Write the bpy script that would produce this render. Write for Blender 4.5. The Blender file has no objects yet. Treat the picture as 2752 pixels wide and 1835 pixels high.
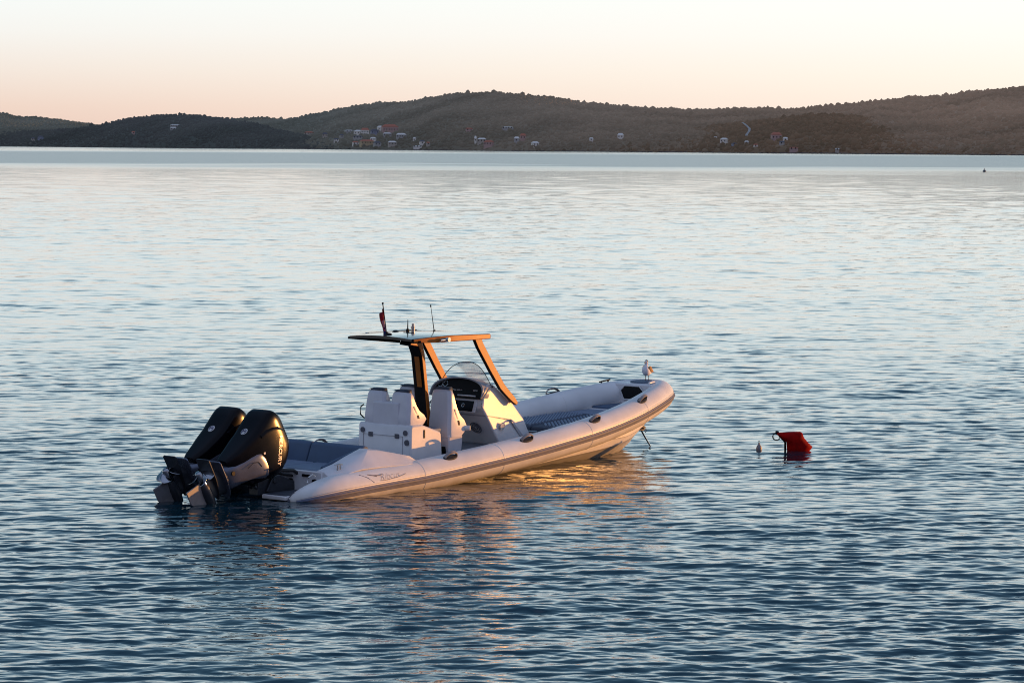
import bpy, bmesh, math, random
import numpy as np
from mathutils import Vector, Matrix
from mathutils.bvhtree import BVHTree
random.seed(7); rng = np.random.default_rng(11)
S = bpy.context.scene; COL = S.collection
R = math.radians

# ------------------------------------------------------------------ camera
CAM_H = 5.6; FPX = 8000.0; PITCH = math.atan((917.5-393)/FPX); ROLL = R(0.3)
cd = bpy.data.cameras.new('camera'); cam = bpy.data.objects.new('camera', cd); COL.objects.link(cam)
cd.sensor_width = 36; cd.lens = FPX/2752*36; cd.clip_start = 0.5; cd.clip_end = 60000
cam.rotation_mode = 'QUATERNION'
cam.rotation_quaternion = (Matrix.Rotation(math.pi/2-PITCH, 4, 'X') @ Matrix.Rotation(ROLL, 4, 'Z')).to_quaternion()
cam.location = (0, 0, CAM_H); S.camera = cam
S.view_settings.view_transform = 'Standard'; S.view_settings.look = 'None'; S.view_settings.exposure = 0
S.cycles.max_bounces = 8; S.cycles.glossy_bounces = 4; S.cycles.transparent_max_bounces = 8
S.cycles.sample_clamp_indirect = 6
S.cycles.filter_width = 1.05

# ------------------------------------------------------------------ materials
def mat(name, col, rough=.5, metal=0, var=.08, vscale=6, bump=0, bscale=40, spec=.5, coat=0, col2=None):
    m = bpy.data.materials.new(name); m.use_nodes = True; nt = m.node_tree; n = nt.nodes; l = nt.links
    b = n['Principled BSDF']
    b.inputs['Roughness'].default_value = rough; b.inputs['Metallic'].default_value = metal
    b.inputs['Specular IOR Level'].default_value = spec; b.inputs['Coat Weight'].default_value = coat
    tc = n.new('ShaderNodeTexCoord')
    nz = n.new('ShaderNodeTexNoise'); nz.inputs['Scale'].default_value = vscale; nz.inputs['Detail'].default_value = 6
    l.new(tc.outputs['Object'], nz.inputs['Vector'])
    r = n.new('ShaderNodeValToRGB'); c = Vector(col); c2 = Vector(col2) if col2 else c*(1-var*2)
    r.color_ramp.elements[0].position = .35; r.color_ramp.elements[1].position = .65
    r.color_ramp.elements[0].color = (*c2, 1); r.color_ramp.elements[1].color = (*(c if col2 else c*(1+var*.3)), 1)
    l.new(nz.outputs['Fac'], r.inputs['Fac']); l.new(r.outputs['Color'], b.inputs['Base Color'])
    mr = n.new('ShaderNodeMapRange'); mr.inputs['To Min'].default_value = max(0, rough*.85); mr.inputs['To Max'].default_value = min(1, rough*1.2)
    l.new(nz.outputs['Fac'], mr.inputs['Value']); l.new(mr.outputs['Result'], b.inputs['Roughness'])
    if bump:
        n2 = n.new('ShaderNodeTexNoise'); n2.inputs['Scale'].default_value = bscale; n2.inputs['Detail'].default_value = 4
        l.new(tc.outputs['Object'], n2.inputs['Vector'])
        bp = n.new('ShaderNodeBump'); bp.inputs['Strength'].default_value = bump; bp.inputs['Distance'].default_value = .01
        l.new(n2.outputs['Fac'], bp.inputs['Height']); l.new(bp.outputs['Normal'], b.inputs['Normal'])
    return m
M = {}
M['hypalon'] = mat('hypalon_white', (.75,.745,.725), .42, var=.06, vscale=2.2, bump=.12, bscale=14)
M['gel'] = mat('gelcoat_white', (.71,.70,.70), .3, var=.04, vscale=3, coat=.1)
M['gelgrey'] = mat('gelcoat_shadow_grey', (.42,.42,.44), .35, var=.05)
M['strake'] = mat('rubber_grey_strake', (.12,.135,.20), .6, var=.12)
M['handle'] = mat('handle_grey', (.30,.27,.26), .5, var=.1)
M['strake_dark'] = mat('rubber_dark', (.10,.10,.12), .6, var=.1)
M['black'] = mat('black_gloss', (.003,.003,.005), .2, var=.1, coat=.0, spec=.14)
M['blackmatt'] = mat('black_matt', (.006,.006,.008), .55, var=.15, spec=.2)
M['rubberblack'] = mat('black_rubber', (.02,.02,.022), .5)
M['engine_grey'] = mat('engine_grey_paint', (.14,.155,.20), .26, metal=.5, var=.06)
M['engine_dark'] = mat('engine_dark_grey', (.045,.05,.06), .3, metal=.3, var=.12)
M['zinc'] = mat('zinc_grey', (.24,.23,.235), .5, metal=.2, var=.1)
M['steel'] = mat('polished_steel', (.62,.60,.58), .14, metal=1, var=.04)
M['prop'] = mat('propeller_steel', (.35,.36,.38), .1, metal=1, var=.05)
M['sunlit'] = mat('frame_sunlit_orange', (.50,.15,.010), .42, var=.1, coat=.1)  # orange sunlight on the dark frame's sides, put into the colour
M['roof'] = mat('roof_dark_gloss', (.02,.018,.02), .13, var=.1, coat=.25, spec=.5)
M['cushion'] = mat('cushion_blue_grey', (.06,.10,.17), .6, var=.05, bump=.15, bscale=60)
M['cushion_dark'] = mat('cushion_seam_dark', (.045,.06,.09), .7)
M['cushion_light'] = mat('cushion_light_grey', (.17,.22,.30), .6, var=.05, bump=.1, bscale=60)
M['seatshell'] = mat('seat_shell_white', (.64,.63,.66), .3, var=.03)
M['seatcush'] = mat('seat_cushion_slate', (.055,.07,.10), .6, var=.1)
M['deck'] = mat('deck_foam_grey', (.22,.24,.28), .7, var=.08)
M['deckdark'] = mat('stern_foam_dark', (.035,.042,.06), .6, var=.1)
M['orangered'] = mat('buoy_red', (.33,.004,.003), .7, var=.2, vscale=7, bump=.4, bscale=12, spec=.06)
M['chrome_white'] = mat('white_plastic', (.8,.8,.8), .4)
M['letter'] = mat('lettering_silver', (.8,.76,.70), .35, metal=.2)
M['ink'] = mat('lettering_grey', (.27,.26,.30), .5)
M['flag_red'] = mat('flag_red', (.32,.015,.03), .8); M['flag_white'] = mat('flag_white', (.42,.40,.44), .8); M['flag_blue'] = mat('flag_blue', (.02,.03,.16), .8)
M['gull_white'] = mat('gull_white_feather', (.78,.78,.80), .8, var=.04, vscale=30, bump=.3, bscale=90)
M['gull_wing'] = mat('gull_brown_wing', (.48,.27,.10), .8, var=.25, vscale=30, bump=.3, bscale=90)
M['gull_dark'] = mat('gull_dark', (.03,.028,.025), .6)
M['gull_leg'] = mat('gull_leg', (.10,.05,.045), .6)
M['gull_beak'] = mat('gull_beak', (.55,.40,.10), .4)

def grime(m, z0, z1, amt, col):
    nt = m.node_tree; n = nt.nodes; l = nt.links; b = n['Principled BSDF']; src = b.inputs['Base Color'].links[0].from_socket
    g = n.new('ShaderNodeNewGeometry'); sp = n.new('ShaderNodeSeparateXYZ'); l.new(g.outputs['Position'], sp.inputs[0])
    mr = n.new('ShaderNodeMapRange'); mr.inputs['From Min'].default_value = z0; mr.inputs['From Max'].default_value = z1; mr.inputs['To Min'].default_value = amt; mr.inputs['To Max'].default_value = .0; l.new(sp.outputs['Z'], mr.inputs['Value'])
    nz = n.new('ShaderNodeTexNoise'); nz.inputs['Scale'].default_value = 5; nz.inputs['Detail'].default_value = 8; l.new(g.outputs['Position'], nz.inputs['Vector'])
    mu = n.new('ShaderNodeMath'); mu.operation = 'MULTIPLY'; l.new(mr.outputs[0], mu.inputs[0]); l.new(nz.outputs['Fac'], mu.inputs[1])
    mx = n.new('ShaderNodeMix'); mx.data_type = 'RGBA'; l.new(mu.outputs[0], mx.inputs['Factor']); l.new(src, mx.inputs['A']); mx.inputs['B'].default_value = (*col,1)
    l.new(mx.outputs['Result'], b.inputs['Base Color'])
grime(M['hypalon'], 0, .22, 1.0, (.34,.30,.22)); grime(M['gel'], 0, .12, 1.1, (.30,.27,.20))
def glass_mat():
    m = bpy.data.materials.new('windshield_glass'); m.use_nodes = True; nt = m.node_tree; n = nt.nodes; l = nt.links
    n.clear(); o = n.new('ShaderNodeOutputMaterial'); tr = n.new('ShaderNodeBsdfTransparent'); gl = n.new('ShaderNodeBsdfGlossy')
    gl.inputs['Roughness'].default_value = .02; tr.inputs['Color'].default_value = (.93,.95,.95,1)
    fr = n.new('ShaderNodeFresnel'); fr.inputs['IOR'].default_value = 1.5
    mx = n.new('ShaderNodeMixShader'); ml = n.new('ShaderNodeMath'); ml.operation = 'MULTIPLY'; ml.inputs[1].default_value = .45; l.new(fr.outputs[0], ml.inputs[0]); l.new(ml.outputs[0], mx.inputs[0]); l.new(tr.outputs[0], mx.inputs[1]); l.new(gl.outputs[0], mx.inputs[2])
    nz = n.new('ShaderNodeTexNoise'); nz.inputs['Scale'].default_value = 14; nz.inputs['Distortion'].default_value = 2
    bp = n.new('ShaderNodeBump'); bp.inputs['Strength'].default_value = .6; bp.inputs['Distance'].default_value = .02
    l.new(nz.outputs['Fac'], bp.inputs['Height']); l.new(bp.outputs[0], gl.inputs['Normal'])
    l.new(mx.outputs[0], o.inputs[0]); return m
M['glass'] = glass_mat()

# ------------------------------------------------------------------ mesh helpers
def shade(me, ang=40):
    me.shade_smooth()
    try: me.set_sharp_from_angle(angle=R(ang))
    except Exception: pass
def link(name, bm, m, parent=None, ang=40, bevel=0, bseg=2, sub=0):
    bmesh.ops.recalc_face_normals(bm, faces=bm.faces)
    me = bpy.data.meshes.new(name); bm.to_mesh(me); bm.free()
    for k in (m if isinstance(m, (list, tuple)) else [m]): me.materials.append(M[k] if isinstance(k, str) else k)
    shade(me, ang)
    o = bpy.data.objects.new(name, me); COL.objects.link(o)
    if parent: o.parent = parent
    if sub:
        s = o.modifiers.new('sub', 'SUBSURF'); s.levels = s.render_levels = sub
    if bevel:
        b = o.modifiers.new('bevel', 'BEVEL'); b.width = bevel; b.segments = bseg; b.limit_method = 'ANGLE'; b.angle_limit = R(35)
        b.harden_normals = False
    return o
def tag(o, label=None, cat=None, group=None, kind=None):
    if label: o['label'] = label
    if cat: o['category'] = cat
    if group: o['group'] = group
    if kind: o['kind'] = kind
    return o
def empty(name, loc, rz=0):
    o = bpy.data.objects.new(name, None); o.empty_display_size = .3; COL.objects.link(o); o.location = loc; o.rotation_euler.z = rz; return o
def box(bm, x0, x1, y0, y1, z0, z1, mi=0):
    v = [bm.verts.new(p) for p in ((x0,y0,z0),(x1,y0,z0),(x1,y1,z0),(x0,y1,z0),(x0,y0,z1),(x1,y0,z1),(x1,y1,z1),(x0,y1,z1))]
    for f in ((0,3,2,1),(4,5,6,7),(0,1,5,4),(1,2,6,5),(2,3,7,6),(3,0,4,7)):
        q = bm.faces.new([v[i] for i in f]); q.material_index = mi
    return v
def prism(bm, pts, y0, y1, mi=0, f=None):
    """pts in (x,z), extruded along y; f optionally maps (x,y,z)"""
    f = f or (lambda x,y,z:(x,y,z))
    a = [bm.verts.new(f(x,y0,z)) for x,z in pts]; b = [bm.verts.new(f(x,y1,z)) for x,z in pts]; n = len(pts)
    fa = bm.faces.new(a); fb = bm.faces.new(b[::-1]); fa.material_index = fb.material_index = mi
    for i in range(n):
        q = bm.faces.new((a[i], b[i], b[(i+1)%n], a[(i+1)%n])); q.material_index = mi
    return a, b
def loft(bm, rings, cap=True, closed=True, mi=0):
    V = [[bm.verts.new(p) for p in r] for r in rings]; n = len(rings[0])
    for a, b in zip(V, V[1:]):
        for i in range(n if closed else n-1):
            q = bm.faces.new((a[i], a[(i+1)%n], b[(i+1)%n], b[i])); q.material_index = mi
    if cap:
        q = bm.faces.new(V[0][::-1]); q.material_index = mi; q = bm.faces.new(V[-1]); q.material_index = mi
    return V
def sring(cx, cy, hx, hy, n=28, e=2.0):
    o = []
    for i in range(n):
        a = 2*math.pi*i/n; c, s = math.cos(a), math.sin(a)
        o.append((cx+hx*math.copysign(abs(c)**(2/e), c), cy+hy*math.copysign(abs(s)**(2/e), s)))
    return o
def tube(bm, path, rad, n=10, cap=True, mi=0, up=Vector((0,0,1))):
    P = [Vector(p) for p in path]; rings = []
    for i, p in enumerate(P):
        t = (P[min(i+1, len(P)-1)]-P[max(i-1, 0)]).normalized()
        u = up if abs(t.dot(up)) < .95 else Vector((1,0,0))
        s = t.cross(u).normalized(); w = s.cross(t).normalized()
        r = rad[i] if isinstance(rad, (list, tuple)) else rad
        rings.append([p+s*math.cos(2*math.pi*k/n)*r+w*math.sin(2*math.pi*k/n)*r for k in range(n)])
    loft(bm, rings, cap, mi=mi)
def cyl(bm, a, b, r, n=20, mi=0, r2=None):
    tube(bm, [a, b], [r, r if r2 is None else r2], n, mi=mi)
def NB(): return bmesh.new()
def interp(pts, x):
    xs = [p[0] for p in pts]; ys = [p[1] for p in pts]
    # monotone-ish smooth (Catmull-Rom)
    if x <= xs[0]: return ys[0]
    if x >= xs[-1]: return ys[-1]
    i = max(k for k in range(len(xs)) if xs[k] <= x); i = min(i, len(xs)-2)
    t = (x-xs[i])/(xs[i+1]-xs[i])
    def sl(k):
        if k <= 0: return (ys[1]-ys[0])/(xs[1]-xs[0])
        if k >= len(xs)-1: return (ys[-1]-ys[-2])/(xs[-1]-xs[-2])
        return (ys[k+1]-ys[k-1])/(xs[k+1]-xs[k-1])
    h = xs[i+1]-xs[i]; m0, m1 = sl(i)*h, sl(i+1)*h
    return (2*t**3-3*t**2+1)*ys[i]+(t**3-2*t**2+t)*m0+(-2*t**3+3*t**2)*ys[i+1]+(t**3-t**2)*m1
def text_mesh(name, s, size, m, parent, fn, extrude=.0, shear=0, space=1.0, bold=0):
    """flat lettering; fn maps text plane (a,b) to a point"""
    c = bpy.data.curves.new(name, 'FONT'); c.body = s; c.size = size; c.shear = shear; c.space_character = space; c.offset = bold; c.resolution_u = 3
    t = bpy.data.objects.new('tmp', c); COL.objects.link(t); bpy.context.view_layer.update()
    me = bpy.data.meshes.new_from_object(t.evaluated_get(bpy.context.evaluated_depsgraph_get()))
    bpy.data.objects.remove(t)
    bm = NB(); bm.from_mesh(me); bmesh.ops.subdivide_edges(bm, edges=[e for e in bm.edges if e.calc_length() > size*.4], cuts=1)
    bmesh.ops.triangulate(bm, faces=bm.faces)
    for v in bm.verts: v.co = fn(v.co.x, v.co.y)
    bm.normal_update(); me.name = name; me.materials.clear(); bm.to_mesh(me); bm.free(); me.materials.append(M[m])
    o = bpy.data.objects.new(name, me); COL.objects.link(o); o.parent = parent; return o

# ================================================================== BOAT
TH = R(50); BO = Vector((-4.476, 47.188, 0))
boat = empty('inflatable_boat', BO, TH)
tag(boat, 'white rigid inflatable boat with dark framed canopy and two black outboards, moored on calm water', 'boat')

TY = [(.15,1.16),(.5,1.26),(1,1.32),(3,1.34),(6,1.31),(7.2,1.25),(8.2,1.13),(9.2,.95),(9.9,.77),(10.45,.57),(10.82,.38),(11.02,.19),(11.09,0)]
TZ = [(.15,.0),(.5,.05),(1,.10),(2,.15),(3,.19),(4.5,.29),(5.7,.385),(6.8,.49),(7.9,.60),(9,.74),(9.9,.88),(10.5,.96),(11.0,1.01),(11.09,1.01)]
TR = [(.15,.06),(.27,.13),(.5,.20),(.85,.255),(1.2,.266),(4,.268),(7,.262),(9,.262),(10.6,.25),(11.09,.245)]
cyf = lambda x: interp(TY, x); czf = lambda x: interp(TZ, x); crf = lambda x: interp(TR, x)
def tpath(n=70):
    """(x,y,z,r) starboard stern to bow"""
    out = []
    xs = [.15,.18,.22,.28,.36,.46,.58,.72]+[.9+.25*i for i in range(38)]
    xs = [x for x in xs if x < 10.1]+[10.1,10.3,10.5,10.62,10.74,10.84,10.92,10.98,11.03,11.06,11.08]
    for x in xs: out.append((x, -cyf(x), czf(x), crf(x)))
    out.append((11.09, 0, 1.0, .245)); return out
half = tpath(); full = half+[(x,-y,z,r) for x,y,z,r in half[:-1][::-1]]
def frames(full):
    P = [Vector(q[:3]) for q in full]; fr = []
    for i, p in enumerate(P):
        t = P[min(i+1, len(P)-1)]-P[max(i-1, 0)]; t.normalize()
        s = t.cross(Vector((0,0,1))).normalized()      # points outboard on starboard when heading forward
        w = s.cross(t).normalized(); fr.append((p, s, w, t, full[i][3]))
    return fr
FR = frames(full)
bm = NB(); N = 36; rings = []
for p, s, w, t, r in FR:
    rings.append([p+s*math.cos(2*math.pi*k/N)*r+w*math.sin(2*math.pi*k/N)*r for k in range(N)])
loft(bm, rings)
tb = link('tube', bm, 'hypalon', boat, ang=60)
# rub strake: a wide low band with raised centre bead, follows outside of the tube
bm = NB(); prof = [(-.30,.000),(-.28,.010),(-.09,.012),(-.06,.024),(.03,.024),(.06,.012),(.13,.010),(.15,.000)]
rings = []
for p, s, w, t, r in FR[2:-2]:
    ring = []
    for a, h in prof:
        ring.append(p+(s*math.cos(a)+w*math.sin(a))*(r+h))
    for a, h in prof[::-1]:
        ring.append(p+(s*math.cos(a)+w*math.sin(a))*(r-.02))
    rings.append(ring)
loft(bm, rings); link('rub_strake', bm, 'strake', tb, ang=25)
# second thin band above
for a0, nm in ((.24,'upper'),):
    bm = NB(); rings = []
    for p, s, w, t, r in FR[2:-2]:
        rings.append([p+(s*math.cos(a0+d)+w*math.sin(a0+d))*(r+h) for d, h in ((-.022,-.005),(-.018,.005),(.018,.005),(.022,-.005))])
    loft(bm, rings); link('trim_band', bm, 'gelgrey' if nm == 'upper' else 'strake', tb)
# stern cone ends
for sgn in (-1, 1):
    bm = NB(); rings = []
    for x, k in ((.13,.6),(.155,1.15),(.19,1.10),(.25,1.07)):
        r = crf(x)*k; p = Vector((x, sgn*cyf(x), czf(x)))
        rings.append([p+Vector((0, math.cos(2*math.pi*q/20)*r, math.sin(2*math.pi*q/20)*r)) for q in range(20)])
    loft(bm, rings); link('cone_cap', bm, 'strake_dark', tb)
# seams across the tube
for x in (3.0, 4.9, 7.4, 9.5):
    for sgn in (-1, 1):
        bm = NB(); i = min(range(len(half)), key=lambda j: abs(half[j][0]-x)); p, s, w, t, r = FR[i] if sgn < 0 else FR[len(full)-1-i]
        rings = []
        for d, h in ((-.02,-.002),(-.018,.004),(.018,.004),(.02,-.002)):
            rings.append([p+t*d+s*math.cos(a)*(r+h)+w*math.sin(a)*(r+h) for a in [2*math.pi*k/N for k in range(N)]])
        loft(bm, rings, cap=False); link('tube_seam', bm, 'hypalon', tb)
# handles on tube tops
def handle(x, sgn, ang=R(60)):
    i = min(range(len(half)), key=lambda j: abs(half[j][0]-x)); p, s, w, t, r = FR[i]
    if sgn > 0: p, s, w, t, r = FR[len(full)-1-i]
    nrm = (s*math.cos(ang)+w*math.sin(ang)).normalized(); side = nrm.cross(t).normalized(); b = p+nrm*r
    def at(a, c, h): return b+t*a+side*c+nrm*h
    bm = NB()
    # pad
    ring = [(math.cos(q)*.17*(1 if abs(math.cos(q)) < .9 else 1), math.sin(q)*.065) for q in [2*math.pi*k/20 for k in range(20)]]
    loft(bm, [[at(a, c, -.01) for a, c in ring], [at(a, c, .012) for a, c in ring], [at(a*.9, c*.85, .02) for a, c in ring]])
    o = link('handle', bm, 'rubberblack', tb)
    bm = NB(); pts = [(-.15,.01),(-.13,.06),(-.08,.095),(0,.105),(.08,.095),(.13,.06),(.15,.01)]
    rings = [[at(a, c*.8, h+g) for c, g in ((-.036,-.008),(-.03,.010),(.03,.010),(.036,-.008))] for a, h in pts]
    loft(bm, rings); 
    o.data.materials.append(M['handle'])
    b2 = NB(); b2.from_mesh(o.data); tmp = bpy.data.meshes.new('t'); bm.to_mesh(tmp); bm.free(); k = len(b2.faces); b2.from_mesh(tmp)
    b2.faces.ensure_lookup_table()
    for f in b2.faces[k:]: f.material_index = 1
    b2.to_mesh(o.data); b2.free(); bpy.data.meshes.remove(tmp); shade(o.data)
for x in (3.55, 5.75, 7.75, 9.35):
    handle(x, -1); handle(x, 1)

# ---- hull below the tubes
KZ = [(.7,-.45),(5,-.45),(7,-.40),(8.8,-.32),(9.7,-.18),(10.15,.0),(10.42,.20),(10.68,.45),(10.92,.68),(11.03,.82)]
CZ = [(.7,-.16),(3,-.14),(4.9,.02),(6.4,.10),(7.5,.16),(8.6,.20),(9.4,.25),(10.1,.36),(10.6,.54),(11.03,.84)]
CYW = [(.7,1.12),(5,1.12),(6.5,1.05),(7.5,.98),(8.5,.84),(9.4,.64),(10.1,.41),(10.6,.19),(11.05,.02)]
bm = NB(); rings = []
for i in range(60):
    x = .72+(11.04-.72)*i/59
    zk = interp(KZ, x); cz = czf(x); cy = cyf(x); wch = max(.015, interp(CYW, x)); zc = max(interp(CZ, x), zk+.015)
    zt = max(cz-.12, zc+.02); yt = max(.03, min(cy-.08, cy*.9))
    f1 = (wch*.45, zk+(zc-zk)*.40); f2 = (wch*.47, f1[1]+.02*min(1, wch*2))
    um = (yt-.11 if yt > .3 else yt*.7, cz-.245 if cz-.245 > zc else zc+.01)
    r = [(0,zk),f1,f2,(wch-.03*min(1,wch*2),zc-.012),(wch,zc),(wch+.006,zc+.022),(max(wch+.012,(wch+um[0])/2+.01),(zc+um[1])/2),(max(um[0],wch+.015),um[1]),(max(yt,wch+.02),zt)]
    pts = [Vector((x,-a,b)) for a, b in r[::-1]]+[Vector((x,a,b)) for a, b in r[1:]]
    rings.append(pts)
loft(bm, rings, cap=True, closed=True)
hull = link('hull', bm, 'gel', boat, ang=28)
# bow eye, slot fitting, roller plate
bm = NB(); tube(bm, [(10.90+.05*math.cos(a), 0, .55+.05*math.sin(a)) for a in [math.pi*2*k/12 for k in range(13)]], .012, 6)
box(bm, 10.78, 10.88, -.02, .02, .52, .60); link('bow_eye', bm, 'steel', hull)
# ---- cockpit liner (deck + side walls)
bm = NB(); rings = []
for i in range(40):
    x = 1.0+(10.4-1.0)*i/39; yi = max(.3, cyf(x)-.16); zt = czf(x)+.05; zd = .20+.035*x if x > 2.2 else .12
    zd = max(zd, interp(CZ, x)+.14)
    rings.append([Vector((x,a,b)) for a, b in ((-yi,zt),(-yi+.05,zd+.05),(-yi+.10,zd),(yi-.10,zd),(yi-.05,zd+.05),(yi,zt))])
loft(bm, rings, cap=False, closed=False)
link('cockpit_floor', bm, 'gel', boat, ang=30)
bm = NB()
box(bm, 3.0, 7.45, -.98, .98, .33, .335)
for v in bm.verts: v.co.z = .212+.035*v.co.x+(.0 if v.co.z < .334 else .01)
link('deck_mat', bm, 'deck', boat)

# ---- stern: transom, platforms
bm = NB()
box(bm, .93, 1.03, -1.12, 1.12, -.3, .40)
tr = link('transom', bm, 'gel', boat, bevel=.012)
bm = NB(); box(bm, .905, .929, -.86, -.70, .31, .35); link('vent', bm, 'blackmatt', tr, bevel=.004)
for yy, zz in ((-.97,.24),(-.45,.22)):
    bm = NB(); cyl(bm, (.93,yy,zz), (.90,yy,zz), .045); link('drain', bm, 'blackmatt', tr)
for sgn in (-1, 1):
    bm = NB()
    y0, y1 = sorted((sgn*.62, sgn*1.14))
    box(bm, .08, .93, y0, y1, .02, .09)
    pf = link('swim_platform', bm, 'gel', boat, bevel=.015)
    bm = NB(); box(bm, .12, .92, y0+.03, y1-.03, .0905, .1); link('platform_mat', bm, 'deckdark', pf)
    bm = NB(); prism(bm, [(.2,.02),(.93,.02),(.93,-.35),(.55,-.35)], y0+.02, y1-.02); link('platform_bracket', bm, 'gelgrey', pf)
bm = NB(); box(bm, .45, .93, -.66, .66, -.25, -.02); link('engine_well', bm, 'blackmatt', boat, bevel=.02)
# stern cleats
for sgn in (-1, 1):
    bm = NB(); cx, cy0, cz0 = 1.22, sgn*1.22, .47
    tube(bm, [(cx-.09,cy0,cz0+.035),(cx-.03,cy0,cz0+.045),(cx+.03,cy0,cz0+.045),(cx+.09,cy0,cz0+.035)], [.010,.014,.014,.010], 8)
    cyl(bm, (cx-.03,cy0,cz0-.06), (cx-.03,cy0,cz0+.04), .012, 8); cyl(bm, (cx+.03,cy0,cz0-.06), (cx+.03,cy0,cz0+.04), .012, 8)
    link('cleat', bm, 'steel', boat)
    bm = NB(); tube(bm, [(.52,sgn*1.2,.28),(.54,sgn*1.2,.36),(.64,sgn*1.2,.40),(.70,sgn*1.2,.36)], .011, 8); link('grab_handle', bm, 'steel', boat)
# gunwale mouldings (white wedges beside the aft bench)
for sgn in (-1, 1):
    bm = NB(); rings = []
    for x, zt, w in ((.95,.42,.10),(1.3,.50,.14),(1.6,.60,.16),(1.95,.705,.17),(2.3,.66,.2),(2.7,.58,.22),(2.95,.53,.22),(3.08,.46,.2)):
        yc = 1.12; ring = [(yc-.16,.15),(yc-.15,zt-.02),(yc-.12,zt),(yc+w*.3,zt-.015),(yc+w+.06,zt-.10-max(0,(zt-.5))*.4),(yc+w+.12,min(zt-.12,.42))]
        rings.append([Vector((x, sgn*a, b)) for a, b in ring])
    loft(bm, rings); link('side_moulding', bm, 'gel', boat, ang=30, bevel=.01)
# aft bench
bm = NB(); box(bm, 1.03, 2.3, -.97, .97, .10, .30); bench = link('aft_bench', bm, 'gel', boat, bevel=.02)
for (y0, y1) in ((-.9,-.02),(.02,.9)):
    bm = NB(); box(bm, 1.06, 1.98, y0, y1, .30, .41); link('seat_cushion', bm, 'cushion_light', bench, bevel=.035, bseg=4)
for (y0, y1) in ((-.95,.20),(.22,.95)):
    bm = NB(); prism(bm, [(1.93,.38),(2.06,.70),(2.13,.73),(2.22,.70),(2.24,.30),(1.95,.30)], y0, y1); link('back_cushion', bm, 'cushion', bench, bevel=.03, bseg=4)
for sgn in (-1, 1):
    bm = NB(); rings = []
    for x, zt in ((1.15,.46),(1.5,.56),(1.95,.67)):
        rings.append([Vector((x, sgn*a, b)) for a, b in ((.84,.36),(.88,zt),(.95,zt+.01),(.97,.34))])
    loft(bm, rings); link('side_cushion', bm, 'cushion', bench, bevel=.02)

# ---- rear seat box and pod seats
BX0, BX1 = 3.6, 4.38
bm = NB(); prism(bm, [(BX0,.28),(BX0+.01,.88),(BX0+.04,.93),(BX0+.30,.93),(BX1-.02,.78),(BX1,.74),(BX1+.03,.30)], -.62, .58)
sb = link('seat_box', bm, 'gel', boat, bevel=.03, bseg=3)
bm = NB()   # hatch outline
for (y0, y1, z0, z1) in ((-.44,.46,.735,.741),(-.44,-.434,.34,.741),(.454,.46,.34,.741)): box(bm, BX0-.003, BX0+.02, y0, y1, z0, z1)
link('hatch_gap', bm, 'gelgrey', sb)
for yy in (.29, -.31):
    bm = NB(); box(bm, BX0-.012, BX0+.01, yy-.045, yy+.045, .70, .775); h = link('latch', bm, 'strake_dark', sb, bevel=.006)
for yy, zz, rr in ((.47,.80,.045),(-.50,.80,.045),(-.535,.64,.05)):
    bm = NB(); cyl(bm, (BX0-.012,yy,zz), (BX0+.02,yy,zz), rr, 20); o = link('socket', bm, 'strake_dark', sb)
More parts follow.
